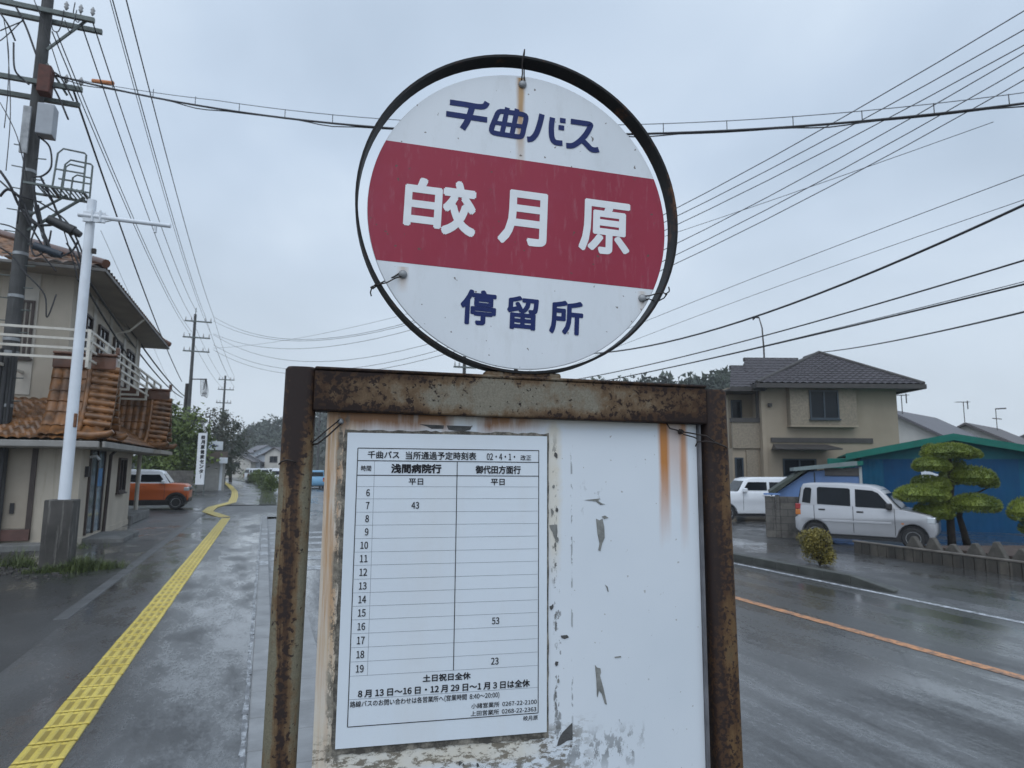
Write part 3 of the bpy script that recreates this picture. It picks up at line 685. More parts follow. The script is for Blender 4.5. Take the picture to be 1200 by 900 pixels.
# ring hoop, bolts, ties ----------------------------------------------------
RC = (.0155, 2.2245); RO = .2605; RI = .2565
mb = MB(); vs = []
for r, y in ((RO, -.014), (RO, .016), (RI, .016), (RI, -.014)):
    vs += [V(RC[0]+r*math.cos(2*math.pi*j/NS), y, RC[1]+r*math.sin(2*math.pi*j/NS)) for j in range(NS)]
mb.add(vs, [(k*NS+j, k*NS+(j+1)%NS, ((k+1)%4)*NS+(j+1)%NS, ((k+1)%4)*NS+j) for k in range(4) for j in range(NS)])
ring = mb.build('ring_hoop', rustmat('black_flaking_hoop', (.013, .013, .014), 9.2, .02, drip=(14, 14, 14)), sign, smooth=40)
MB().box(-.045, .075, -.012, .014, 1.9555, 1.967).build('hoop_weld', RUST_B, sign, bevel=.004)
MB().tube([(.006, .002, 1.955), (.006, .002, 1.985)], .0032).build('disc_pin', M_RUSTW, sign)
bolts = [(B(612,100), (B(613,66))), (B(472,322), B(438,337)), (B(752,350), B(776,348))]
for (cx_, cz_), (ex, ez) in bolts:
    bo = MB().lathe([(.0001, -.0075), (.004, -.007), (.0064, -.0045), (.0068, -.002)], (cx_, 0, cz_), (0, 1, 0), 12).build('bolt', M_GALV, sign, smooth=True)
    d = Vector((ex-cx_, ez-cz_)); n = Vector((-d.y, d.x)).normalized()
    p = lambda t, s, y: V(cx_+d.x*t+n.x*s, y, cz_+d.y*t+n.y*s)
    MB().tube([p(0,.003,-.004), p(.3,.002,-.008), p(.6,.004,-.012), p(.85,.003,-.017), p(1.05,.001,-.014), p(1.08,-.002,.0), p(1.0,-.003,.017), p(.7,-.004,.008), p(.3,-.002,-.003), p(0,-.004,-.004)], .0011, 6).build('tie_wire', M_RUSTW, sign, smooth=True)
    if cz_ < 2.4: MB().tube([p(.92,.0,-.0165), p(1.12,.004,-.018), p(1.2,.008,-.014), p(1.22,.013,-.012)], .0011, 6).build('tie_wire', M_RUSTW, sign, smooth=True)
# ties holding the panel
def L3(px, py, off): a, b = B(px, py, off); return V(a, -off, b)
c = L3(399,494,.0); MB().lathe([(.0001, -.006), (.003, -.0055), (.0046, -.003), (.0046, .004)], c, (0,1,0), 12).build('bolt', M_GALV, sign, smooth=True)
MB().tube([L3(400,496,.004), L3(385,510,.010), L3(372,520,.014), L3(366,521,.002)], .0013, 6).build('tie_wire', M_RUSTW, sign, smooth=True)
MB().tube([L3(398,492,.005), L3(383,504,.012), L3(368,517,.014), L3(364,520,.0)], .0010, 6).build('tie_wire', M_RUSTW, sign, smooth=True)
MB().tube([L3(327,544,.012), L3(330,541,.019), L3(336,539,.0205), L3(342,540,.0205), L3(347,542,.018)], .0012, 6).build('tie_wire', M_RUSTW, pl, smooth=True)
c = L3(798,506,.0); MB().lathe([(.0001, -.006), (.003, -.005), (.004, -.002), (.004, .004)], c, (0,1,0), 10).build('bolt', M_RUSTW, sign, smooth=True)
MB().tube([L3(781,496,.006), L3(785,502,.010), L3(793,504,.008), L3(800,506,.007), L3(812,508,.015), L3(828,511,.022), L3(838,518,.0215), L3(851,524,.019), L3(853,526,.0)], .0012, 6).build('tie_wire', M_RUSTW, sign, smooth=True)
MB().tube([L3(815,523,.010), L3(817,518,.016), L3(828,517,.022), L3(838,519,.0225), L3(845,522,.022)], .0011, 6).build('tie_wire', M_RUSTW, sign, smooth=True)
MB().tube([L3(796,503,.006), L3(801,509,.008), L3(812,512,.012), L3(817,514,.013)], .0011, 6).build('tie_wire', M_RUSTW, sign, smooth=True)


# ------------------------------------------------------------------ roof tile surface
def tile_face(mb, A, Bq, Cq, D, rib=.3, row=.3, amp=.05, step=.03, per=6, flip=False):
    """A-B eave, D-C top edge; ribs run up the slope, rows step down it"""
    A, Bq, Cq, D = V(*A), V(*Bq), V(*Cq), V(*D); e_ = (Bq-A).normalized(); mid = (D+Cq)/2-(A+Bq)/2
    s_ = (mid - e_*mid.dot(e_)); Ls = s_.length; s_.normalize(); n_ = e_.cross(s_); 
    if n_.z < 0: n_ = -n_
    nu = max(4, int((Bq-A).length/rib*per)); nr = max(1, int(Ls/row)); fr_ = []
    for k in range(nr): fr_ += [k/nr, (k+.94)/nr]
    fr_.append(1.0)
    vs = []
    for ti, t in enumerate(fr_):
        l = A.lerp(D, t); r_ = Bq.lerp(Cq, t)
        for i in range(nu+1):
            p = l.lerp(r_, i/nu); a = (p-A).dot(e_)
            ph = abs(math.sin(math.pi*a/rib)); d = amp*(ph**.7) + (step if (ti % 2 == 0 and t < 1) else 0) 
            vs.append(p+n_*d)
    w = nu+1
    return mb.add(vs, [(j*w+i, j*w+i+1, (j+1)*w+i+1, (j+1)*w+i) for j in range(len(fr_)-1) for i in range(nu)])
def window(parent, x0, x1, z0, z1, y, mats, name='window', mull=1, world=False, axis='x', fw_=.06, sill=True, sgn=-1):
    """framed window standing proud of a wall face at y (axis 'x': wall runs along x, sgn = outward direction)"""
    def bx_(mb, a0, a1, d0, d1, q0, q1):
        d0, d1 = sorted((y+sgn*d0, y+sgn*d1))
        return mb.box(a0, a1, d0, d1, q0, q1) if axis == 'x' else mb.box(d0, d1, a0, a1, q0, q1)
    mb = MB()
    bx_(mb, x0, x0+fw_, -.02, .07, z0, z1); bx_(mb, x1-fw_, x1, -.02, .07, z0, z1)
    bx_(mb, x0+fw_, x1-fw_, -.02, .07, z1-fw_, z1); bx_(mb, x0+fw_, x1-fw_, -.02, .07, z0, z0+fw_)
    for k in range(mull):
        xm_ = x0+(x1-x0)*(k+1)/(mull+1); bx_(mb, xm_-.03, xm_+.03, -.02, .055, z0+fw_, z1-fw_)
    w = mb.build(name, mats[0], parent, world=world)
    g = bx_(MB(), x0+fw_, x1-fw_, -.02, .025, z0+fw_, z1-fw_).build('pane', mats[1], w, world=world)
    if sill: bx_(MB(), x0-.05, x1+.05, -.02, .11, z0-.05, z0-.003).build('sill', mats[0], w, world=world)
    return w

# ------------------------------------------------------------------ tiled-roof building beside the pavement
M_CREAM = pm('cream_stucco', (.44, .39, .32), .85, .08, 1.5, bmp=.25, bdist=.004, stain=(.27, .225, .17), stain_amt=.45, runs=(.34, .29, .23))
M_TILE = pm('glazed_brown_tile', (.165, .068, .018), .45, .6, 3.6, stain=(.04, .02, .011), stain_amt=.95, coat=.15)
M_TILE2 = pm('dark_ridge_tile', (.10, .035, .014), .4, .4, 3, coat=.3)
M_SOFFIT = pm('grey_soffit', (.30, .275, .24), .8, .15, 1.5)
M_CWOOD = pm('cream_trim', (.44, .41, .36), .6, .12, 3)
M_BROWNT = pm('dark_brown_trim', (.05, .035, .03), .55, .2, 5)
M_RAIL = pm('cream_rail_paint', (.55, .52, .46), .5, .12, 4, stain=(.25, .2, .15), stain_amt=.4)
bl = thing('tiled_roof_building', (-4.0, 17.8, 0), 0, 'two storey cream building with glazed orange brown tile roofs and a railed upper floor', 'building')
XW, YF, YB = -4.0, 17.8, 24.0
mb = MB().box(-13, XW, YF, YB, .0, 2.75); mb.box(-13.02, XW+.02, YF-.02, YB+.02, -.1, .15)
mb.box(-13, -4.72, 18.8, 28.2, 2.75, 6.62); mb.box(-13, -5.6, 24.02, 28.2, -.1, 2.748)
wall_l = mb.build('wall', M_CREAM, bl, world=True)
for x in (-10.6, -9.7, -7.2, -5.6): MB().box(x-.18, x+.18, 18.77, 18.82, 3.5, 6.56).build('pilaster', M_CWOOD, bl, world=True)
for y in (19.3, 21.0, 23.0, 25.2, 27.4): MB().box(-4.74, -4.69, y-.16, y+.16, 2.8, 6.56).build('pilaster', M_CWOOD, bl, world=True)
WM = (M_BROWNT, M_GLASS)
# entry facing the pavement
dr = MB().box(XW-.02, XW+.05, 18.55, 18.63, .16, 2.42); dr.box(XW-.02, XW+.05, 20.0, 20.08, .16, 2.42); dr.box(XW-.02, XW+.05, 18.63, 20.0, 2.34, 2.42); dr.box(XW-.02, XW+.045, 19.28, 19.36, .16, 2.34)
d_ = dr.build('door', M_BROWNT, bl, world=True)
MB().box(XW-.02, XW+.02, 18.63, 19.28, .18, 2.34).build('pane', pm('tinted_door_glass', (.03, .05, .06), .08, .3, 1.5), d_, world=True)
MB().box(XW-.02, XW+.022, 19.36, 20.0, .18, 2.34).build('pane', pm('pale_door_glass', (.10, .14, .17), .1, .5, 2.5), d_, world=True)
MB().box(XW+.0225, XW+.027, 19.45, 19.9, 1.3, 1.75).build('blue_notice', pm('blue_poster', (.05, .17, .36), .5, .3, 5), d_, world=True)
MB().box(XW+.001, XW+.9, 18.4, 20.4, -.05, .10).build('doorstep', M_CONC, bl, world=True, bevel=.02)
window(bl, 21.9, 22.9, 1.05, 2.05, XW, WM, world=True, axis='y', sgn=1)
MB().tube([(-3.72, 20.35, 2.44), (-3.72, 20.35, 2.30), (-3.9, 20.35, 2.1), (-3.93, 20.35, .1)], .045, 10).build('downpipe', M_BROWNT, bl, world=True, smooth=50)
MB().box(XW+.001, XW+.08, 18.2, 18.32, 1.55, 1.8).build('letter_box', M_BLKPL, bl, world=True)
MB().tube([(-3.94, 18.3, 2.02), (-3.8, 18.3, 2.05), (-3.74, 18.3, 1.96)], .03, 8).build('wall_lamp', M_WPOST, bl, world=True, smooth=True)
# recessed panel door in the front wall
sx0 = AY(38, 600, YF).x
mb = MB().box(sx0-2.05, sx0-1.95, YF-.05, YF+.02, .16, 2.45); mb.box(sx0-0.10, sx0+0.00, YF-.05, YF+.02, .16, 2.45); mb.box(sx0-1.95, sx0-0.10, YF-.05, YF+.02, 2.36, 2.45)
sd_ = mb.build('shutter_door', M_BROWNT, bl, world=True)
MB().box(sx0-1.95, sx0-0.10, YF-.02, YF+.02, .42, 2.36).build('door_leaf', pm('beige_door_panel', (.34, .29, .23), .6, .08, 2), sd_, world=True)
MB().box(sx0-1.95, sx0+0.00, YF-.12, YF-.021, .16, .40).build('threshold', pm('red_brown_step', (.11, .055, .045), .6, .3, 4), sd_, world=True)
MB().box(sx0-0.42, sx0-0.34, YF-.06, YF-.021, .75, .98).build('handle', M_BLKPL, sd_, world=True)
MB().box(-13, XW-.2, YF-.7, YF-.13, -.05, .12).build('front_step', M_CONC, bl, world=True, bevel=.02)
# upper windows
wx_ = AY(23, 385, 18.8).x; window(bl, wx_, AY(39, 385, 18.8).x, AY(30, 420, 18.8).z, AY(30, 352, 18.8).z, 18.8, WM, world=True)
window(bl, wx_-2.6, wx_-1.2, 4.6, 5.8, 18.8, WM, world=True)
for y0_, y1_ in ((19.6, 20.7), (21.5, 22.6), (23.5, 24.8), (25.7, 26.9)): window(bl, y0_, y1_, 4.45, 5.85, -4.72, WM, world=True, axis='y', sgn=1)
# lower tiled skirts
EZ = 2.36
mb = MB(); tile_face(mb, (-13, 17.0, EZ), (-3.55, 17.0, EZ), (-4.75, 18.85, 3.42), (-13, 18.85, 3.42), .21, .25, .05, .03)
mb.build('lower_roof', M_TILE, bl, world=True, smooth=60)
mb = MB(); tile_face(mb, (-3.42, 17.0, EZ), (-3.42, 27.4, EZ), (-4.7, 27.4, 3.15), (-4.7, 18.6, 3.15), .21, .25, .05, .03)
mb.build('lower_roof', M_TILE, bl, world=True, smooth=60)
mb = MB().box(-13, -3.5, 17.0, 17.9, EZ-.16, EZ-.02); mb.box(-4.1, -3.46, 17.9, 27.4, EZ-.16, EZ-.02)
mb.build('eave_soffit', M_SOFFIT, bl, world=True)
mb = MB().box(-13, -3.5, 16.93, 16.995, EZ-.14, EZ-.0); mb.box(-3.455, -3.39, 17.0, 27.4, EZ-.14, EZ-.0)
mb.build('gutter', pm('grey_gutter', (.24, .23, .215), .5, .2, 3), bl, world=True, bevel=.015)
def gable(yr, half, zr_, xf, xb, ze):
    """entrance hood: ridge along x at yr, slopes fall towards and away from the viewer with a curved foot"""
    prof = [(0, 0), (.16, .36), (.36, .66), (.62, .86), (1.0, 1.0)]     # (fraction out, fraction down)
    for s in (-1, 1):
        mb = MB()
        for (o0, d0), (o1, d1) in zip(prof[:-1], prof[1:]):
            a0 = yr+s*half*o0; a1 = yr+s*half*o1; za = zr_-(zr_-ze)*d0; zb2 = zr_-(zr_-ze)*d1
            tile_face(mb, (xb, a1, zb2), (xf, a1, zb2), (xf, a0, za), (xb, a0, za), .2, .22, .045, .03)
        mb.build('gable_roof', M_TILE, bl, world=True, smooth=60)
        # barrel tiles laid across the verge
        mb = MB()
        n = 9
        for k in range(n):
            t = .06+.80*k/(n-1)
            for (o0, d0), (o1, d1) in zip(prof[:-1], prof[1:]):
                if d0 <= t <= d1:
                    q = (t-d0)/(d1-d0); o_ = o0+(o1-o0)*q
            c = V(xf-.16, yr+s*half*o_, zr_-(zr_-ze)*t+.07)
            mb.tube([c+V(-.28, 0, .03), c+V(.26, 0, -.03)], .082, 10)
        mb.build('verge_tiles', M_TILE, bl, world=True, smooth=50)
        mb = MB()
        pts = [V(xf-.5, yr+s*half*o, zr_-(zr_-ze)*d+.09) for o, d in prof]
        mb.tube(pts, .07, 8); mb.build('hip_bead', M_TILE, bl, world=True, smooth=50)
    mb = MB().box(xb, xf+.02, yr-.11, yr+.11, zr_-.05, zr_+.26); mb.box(xb, xf+.05, yr-.15, yr+.15, zr_+.262, zr_+.33)
    mb.box(xf-.02, xf+.07, yr-.06, yr+.06, zr_+.332, zr_+.50)
    mb.build('ridge', M_TILE2, bl, world=True, bevel=.02)
    pts = [(yr+half*o, zr_-(zr_-ze)*d) for o, d in prof]; poly = [(2*yr-a, z) for a, z in reversed(pts)]+pts[1:]
    poly = [(a, z-.02) for a, z in poly]
    MB().prism([(a, z) for a, z in poly]+[(yr+half*.9, ze-.1), (yr-half*.9, ze-.1)], lambda a, b, t: V(t, a, b), xf-.45, xf-.40).build('gable_end', M_CWOOD, bl, world=True)
    for s in (-1, 1):      # upturned lip at the foot
        mb = MB().tube([(xf-.7, yr+s*half*.96, ze+.05), (xf-.2, yr+s*half*1.0, ze+.02), (xf+.12, yr+s*half*1.02, ze+.06), (xf+.22, yr+s*half*1.03, ze+.13)], [.09, .1, .09, .05], 10)
        mb.build('eave_lip', M_TILE, bl, world=True, smooth=50)
gable(17.85, .80, 4.12, -3.48, -4.74, 2.46)
gable(25.3, 1.05, 4.12, -3.25, -4.7, 2.46)
mb = MB().box(-4.0, -3.2, 23.9, 26.8, EZ-.14, EZ-.02); mb.build('porch_ceiling', M_SOFFIT, bl, world=True)
mb = MB().tube([(-4.3, 27.2, .24), (-4.3, 27.2, EZ-.03)], .07, 12); mb.build('porch_column', M_CWOOD, bl, world=True, smooth=50)
MB().box(-5.6, -3.9, 24.03, 27.6, -.05, .25).build('porch_slab', M_CONC, bl, world=True, bevel=.02)
# balcony railing
mb = MB(); zr4 = (4.20, 4.42, 4.63, 4.84)
for z in zr4: mb.bar((-13, 17.0, z), (-3.88, 17.0, z), .05, .055); mb.bar((-3.88, 17.03, z), (-3.88, 27.9, z), .05, .055)
for x in (-12, -10.4, -8.8, -7.2, -5.6, -3.88): mb.box(x-.03, x+.03, 16.965, 17.025, 4.0, 4.87)
for k in range(8): mb.box(-3.915, -3.85, 17.2+k*1.52-.03, 17.2+k*1.52+.03, 4.0, 4.87)
mb.build('balcony_rail', M_RAIL, bl, world=True)
for x in (-12, -10.4, -8.8, -7.2, -5.6): MB().box(x-.025, x+.025, 17.03, 18.8, 4.0, 4.06).build('rail_bracket', M_RAIL, bl, world=True)
for k in range(1, 8): MB().box(-4.72, -3.92, 17.2+k*1.52-.025, 17.2+k*1.52+.025, 4.0, 4.06).build('rail_bracket', M_RAIL, bl, world=True)
# upper roof: hipped, tiled
UZ, XE, YE, YE2 = 6.6, -3.95, 18.05, 29.4
RZ, XR, YR1, YR2 = 8.55, -8.4, 22.5, 25.0
mb = MB()
tile_face(mb, (-13.5, YE, UZ), (XE, YE, UZ), (XR, YR1, RZ), (-13.5, YR1, RZ), .3, .34, .06, .035)
tile_face(mb, (XE, YE, UZ), (XE, YE2, UZ), (XR, YR2, RZ), (XR, YR1, RZ), .3, .34, .06, .035)
mb.build('upper_roof', M_TILE, bl, world=True, smooth=60)
mb = MB().tube([(XE+.05, YE-.05, UZ+.1), (XR, YR1, RZ+.14)], .11, 10); mb.tube([(XR, YR1, RZ+.14), (XR, YR2, RZ+.14)], .14, 10)
mb.tube([(XE+.05, YE2, UZ+.1), (XR, YR2, RZ+.14)], .11, 10); mb.build('hip_ridge', M_TILE2, bl, world=True, smooth=50)
mb = MB().box(-13.5, XE, YE, YE2, UZ-.1, UZ-.02); mb.build('upper_soffit', M_SOFFIT, bl, world=True)
mb = MB().box(-13.5, XE+.05, YE-.06, YE-.002, UZ-.10, UZ-.02); mb.box(XE+.002, XE+.06, YE, YE2, UZ-.10, UZ-.02)
mb.build('upper_gutter', pm('weathered_gutter', (.16, .15, .14), .55, .3, 3), bl, world=True, bevel=.015)
MB().tube([(XE+.03, 23.6, UZ-.08), (-4.3, 23.6, UZ-.5), (-4.68, 23.6, UZ-.62), (-4.68, 23.6, 3.4)], .04, 8).build('downpipe', M_RAIL, bl, world=True, smooth=50)

# ------------------------------------------------------------------ white post on its concrete block
p = G(66, 668); P0 = V(p.x, p.y, 0)
wp = thing('steel_lamp_post', P0, -YAW*.3, 'white painted steel post with a bare horizontal arm set in a mossy concrete block', 'post')
MB().box(-.23, .23, -.17, .17, -.1, 1.22).build('concrete_block', pm('mossy_black_concrete', (.06, .056, .052), .85, .4, 2.2, bmp=.4, stain=(.018, .018, .016), stain_amt=.95, runs=(.19, .18, .165)), wp, bevel=.02)
MB().tube([(0.02,0,1.2), (0.02,0,6.78)], [.098, .076], 20).build('post', M_WPOST, wp, smooth=50)
MB().tube([(-.15,-.105,6.44), (1.42,-.105,6.38)], .042, 12).build('arm', M_WPOST, wp, smooth=50)
mb = MB().box(-.07, .30, -.125, -.078, 6.32, 6.52); mb.tube([(.09,-.13,6.32), (.09,-.135,6.55)], .022, 8); mb.tube([(.22,-.13,6.32), (.22,-.135,6.55)], .022, 8)
mb.prism([(.30, 6.34), (.44, 6.39), (.44, 6.43), (.30, 6.50)], lambda a, b, t: V(a, t, b), -.12, -.08)
mb.build('arm_clamp', M_WPOST, wp, bevel=.006)
MB().tube([(1.16,-.105,6.34), (1.16,-.105,6.22)], .028, 10).build('hanging_stub', M_WPOST, wp, smooth=50)
MB().box(.10, .16, -.04, .03, 5.75, 5.84).build('bracket', M_RUSTW, wp)
MB().box(.065, .115, -.075, -.01, 2.5, 2.75).build('rust_plate', pm('rust_flake', (.16, .07, .03), .8, .4, 20), wp, bevel=.01)

# ------------------------------------------------------------------ utility poles
def insul(mb, x, y, z, h=.22): mb.lathe([(.02, 0), (.03, .03), (.055, .07), (.03, .1), (.055, .14), (.03, .18), (.018, h)], (x, y, z), (0,0,1), 8)
M_INS = pm('porcelain_insulator', (.30, .30, .30), .3, .15, 8)
PA = AD(-17, 682, 14.2); PA.z = 0
pole_a = thing('utility_pole', PA, 0, 'dark concrete utility pole with cable boxes and a steel step platform beside the tiled building', 'utility pole', 'utility poles')
def pole_shaft(h, r0_, r1_, root): MB().tube([(0,0,-.2), (0,0,h*.5), (0,0,h)], [r0_, (r0_+r1_)/2, r1_], 16).build('shaft', M_PCONC, root, smooth=50)
pole_shaft(14.5, .175, .115, pole_a)
def la(px, py, dy=0.0):      # point on the plane through pole A square to the road, in pole-local coordinates
    q = AY(px, py, PA.y+dy); return q-PA
for (xa, ya), (xb, yb), yy in (((-40, 5), (112, 13), -.2), ((-40, 20), (121, 24), .2), ((-40, 86), (97, 101), -.2), ((-40, 104), (94, 121), .2)):
    a = la(xa, ya, yy); b = la(xb, yb, yy); a.z = b.z = (a.z+b.z)/2
    MB().bar(a, b, .09, .11).build('cross_arm', M_DSTEEL, pole_a)
zt = la(60, 16).z; zl = la(60, 104).z
MB().bar(V(.9, -.1, zt), V(.12, -.1, zt-1.0), .05).build('arm_brace', M_DSTEEL, pole_a)
MB().bar(V(.62, -.12, zl-.15), V(.16, -.12, zl+.55), .05).build('arm_brace', M_DSTEEL, pole_a)
for x, z in ((-1.2, zt+.05), (-.7, zt+.05), (.45, zt+.05), (.75, zt+.05), (1.0, zt+.05), (.6, zl+.1), (.9, zl+.1)):
    mb = MB(); insul(mb, x, -.2, z); mb.build('insulator', M_INS, pole_a, smooth=True)
mb = MB(); a = la(47, 80, -.35); mb.box(a.x, a.x+.26, a.y-.14, a.y+.16, a.z-.62, a.z+.05); mb.build('rusty_box', pm('rusty_box_paint', (.085, .025, .016), .7, .3, 9), pole_a, bevel=.02)
a = la(47, 121, -.35); bxm = MB().box(a.x, a.x+.34, a.y-.17, a.y+.17, a.z-.80, a.z-.05).build('grey_box', pm('grey_box_paint', (.33, .35, .38), .5, .1, 4), pole_a, bevel=.02)
a = la(32, 125, -.25); MB().box(a.x-.06, a.x+.10, a.y-.06, a.y, a.z-1.15, a.z).build('cover_strip', M_GALV, pole_a, bevel=.01)
for k in range(14):
    zz_ = 2.2+k*.52
    for sg_, o_ in ((1, 0), (-1, .26)): MB().tube([(sg_*.12,-.05,zz_+o_), (sg_*.33,-.09,zz_+o_)], .014, 5).build('step_bolt', M_DSTEEL, pole_a)
for zz_ in (3.1, 4.3, 4.6, 5.6, 6.6, 7.6, 8.6): MB().tube([(0,0,zz_), (0,0,zz_+.07)], .187-.0047*zz_, 16).build('pole_band', M_GALV, pole_a, smooth=50)
# black cable guard low on the shaft
mb = MB().tube([(-.11,-.13,0), (-.11,-.12,4.4)], .05, 8); mb.tube([(.0,-.175,0), (.0,-.16,4.2)], .045, 8); mb.tube([(.11,-.13,0), (.11,-.12,4.5)], .04, 8); mb.build('cable_guard', M_BLKPL, pole_a, smooth=50)
# step platform with hoop rails
q0 = la(46, 218, -.2); q1 = la(103, 236, -.2); pz = (q0.z+q1.z)/2; x0_, x1_ = .1, q1.x
mb = MB()
for y_ in (-.62, .02): mb.bar((x0_, y_, pz), (x1_, y_, pz-.05), .05)
mb.bar((x1_, -.62, pz-.05), (x1_, .02, pz-.05), .05); mb.bar((x1_*.5, -.62, pz-.02), (x1_*.5, .02, pz-.02), .05)
for k in range(11):
    xx = x0_+.25+(x1_-x0_-.3)*k/10; mb.bar((xx, -.62, pz-.01), (xx+.02, .02, pz-.01), .02, .03)
mb.bar((x1_-.05, -.3, pz-.06), (.12, -.1, pz-.95), .05); mb.bar((x1_-.4, -.3, pz-.06), (.1, -.1, pz-.6), .04)
mb.build('platform', M_DSTEEL, pole_a)
for y_ in (-.6, 0):
    mb = MB(); xa = x1_-.62; mb.tube([(xa, y_, pz), (xa+.04, y_, pz+.80), (xa+.14, y_, pz+.93), (x1_-.06, y_, pz+.90), (x1_-.02, y_, pz+.86), (x1_-.02, y_, pz-.1)], .022, 6)
    mb.tube([(xa+.2, y_, pz), (xa+.22, y_, pz+.5), (xa+.3, y_, pz+.58), (x1_-.03, y_, pz+.55)], .02, 6)
    mb.bar((xa+.02, y_, pz+.42), (x1_-.02, y_, pz+.40), .03); mb.bar((xa+.1, y_, pz+.2), (x1_-.02, y_, pz+.18), .03)
    mb.build('hoop_rail', M_DSTEEL, pole_a, smooth=50)
# splice closures + cable tangle
a = la(62, 262, -.5); mb = MB().tube([a+V(-.1,0,.10), a+V(.42,0,-.12)], [.10, .12], 12); mb.tube([a+V(.42,0,-.12), a+V(.56,0,-.2)], [.09, .07], 12); mb.build('splice_closure', M_BLKPL, pole_a, smooth=50)
a = la(52, 292, -.5); MB().tube([a+V(-.2,0,.06), a+V(.34,0,-.10)], [.09, .08], 12).build('splice_closure', pm('blue_black_closure', (.02, .03, .045), .5, .2, 6), pole_a, smooth=50)
rnd = random.Random(3)
def cable(pts, r=.018): return MB().tube(curve3(pts), r, 6).build('cable', M_WIRE, pole_a, smooth=True)
def curve3(P, k=6):
    P = [V(*q) for q in P]; out = []
    for i in range(len(P)-1):
        p0, p1, p2, p3 = P[max(i-1,0)], P[i], P[i+1], P[min(i+2, len(P)-1)]
        for j in range(k):
            t = j/k; out.append(.5*((2*p1)+(p2-p0)*t+(2*p0-5*p1+4*p2-p3)*t*t+(3*p1-p0-3*p2+p3)*t**3))
    return out+[P[-1]]
for pts, r in ((((45,160),(58,172),(60,195),(50,206),(38,207)), .022), (((0,200),(12,218),(25,245),(48,268),(62,300)), .03), (((0,230),(10,222),(26,235),(40,262),(75,262)), .03),
               (((48,208),(60,232),(70,255),(90,290),(97,318)), .025), (((16,50),(17,80),(26,92),(34,99)), .02), (((0,15),(10,30),(18,48)), .02), (((28,250),(44,278),(60,300),(82,296),(92,282)), .022),
               (((60,270),(55,290),(42,300),(36,285),(44,262)), .02), (((78,285),(88,300),(96,322),(99,345)), .022), (((60,25),(62,35),(68,37),(72,28),(75,12)), .012), (((76,24),(82,38),(86,28),(90,12)), .012),
               (((88,3),(86,18),(92,26),(96,10)), .012), (((0,36),(14,30),(26,25)), .014), (((0,48),(12,38),(28,22)), .012), (((5,150),(9,110),(10,60),(4,20)), .010), (((7,200),(12,140),(11,90),(8,40)), .010),
               (((0,290),(14,300),(30,320),(52,345),(55,372),(66,345)), .016), (((0,212),(20,228),(48,238),(80,262),(98,300)), .02), (((0,262),(18,268),(40,288),(66,318)), .016), (((30,150),(28,190),(24,230),(20,262)), .02), (((46,216),(66,246),(84,300),(92,330)), .014), (((0,120),(20,160),(34,220),(50,280)), .010), (((14,0),(30,30),(48,78),(66,108),(80,140)), .024), (((40,0),(52,30),(62,60),(72,92)), .012), (((50,80),(62,84),(72,92),(86,118)), .02), (((38,210),(42,240),(46,262)), .03), (((44,240),(50,268),(54,292)), .03)):
    cable([la(x_, y_, -.28+rnd.uniform(-.08, .08)) for x_, y_ in pts], r)

def far_pole(base, h, label, arms, group='utility poles', braces=True, r=(.17, .1)):
    o = thing('utility_pole', base, 0, label, 'utility pole', group)
    MB().tube([(0,0,-.2), (0,0,h)], list(r), 12).build('shaft', M_PCONC, o, smooth=50)
    for z, w, off in arms:
        mb = MB().bar((off-w/2, -.1, z), (off+w/2, -.1, z), .09, .10)
        ar = mb.build('cross_arm', M_DSTEEL, o)
        for x in (off-w/2+.08, off-w/4, off+w/4, off+w/2-.08): m2 = MB(); insul(m2, x, -.1, z+.05, .3); m2.build('insulator', M_INS, ar, smooth=True)
    return o
D2 = 50.0
PB = AD(214, 580, D2); PB.z = 0; 
def zat(px, py, D): return AD(px, py, D).z
pole_b = far_pole(PB, zat(232, 362, D2), 'weathered utility pole with three cross arms behind the white vertical banner', [(zat(236,371,D2), 1.95, .25), (zat(236,391,D2), 1.95, .2), (zat(236,408,D2), 1.9, .25)])
mb = MB().tube([(0,0,zat(232,362,D2)-.1), (.02,0,zat(232,354,D2))], .03, 6); mb.build('lightning_rod', M_DSTEEL, pole_b)
mb = MB(); z_ = zat(240,442,D2); mb.bar((.1,0,z_), (1.15,0,z_+.05), .08)
for k in range(5): mb.tube(curve3([(.7+k*.1,0,z_), (.75+k*.1,0,z_-.9-k*.1), (.85+k*.1,0,z_-1.3), (.95+k*.08,0,z_-.8), (1.0+k*.03,0,z_)]), .02, 5)
mb.build('cable_loops', M_WIRE, pole_b, smooth=True)
MB().tube([(-.38,.3,-.2), (-.26,.3,zat(224,447,D2))], .13, 10).build('stub_pole', pm('dark_wood_pole', (.035, .03, .028), .85, .3, 5), pole_b, smooth=50)
MB().box(.1, .6, -.35, -.1, zat(232,492,D2)-.3, zat(232,484,D2)).build('junction_box', M_BLKPL, pole_b, bevel=.03)
D3 = 74.0
PC = AD(256, 568, D3); PC.z = 0
pole_c = far_pole(PC, zat(264,438,D3), 'distant utility pole rising from the bare ivy clad trees', [(zat(265,443,D3), 1.7, .15), (zat(265,455,D3), 1.7, .15), (zat(263,471,D3), 1.6, 0)])
PD_ = V(11, 38, 0)
pole_d = far_pole(PD_, 8.6, 'slim utility pole across the road behind the round sign disc', [(7.9, 1.4, 0)], r=(.15, .1))
PE = AD(371, 570, 92); PE.z = 0
pole_e = far_pole(PE, zat(371,470,92), 'small far utility pole seen in the slit between frame post and board', [(zat(371,478,92), 1.4, 0)], r=(.17, .12))

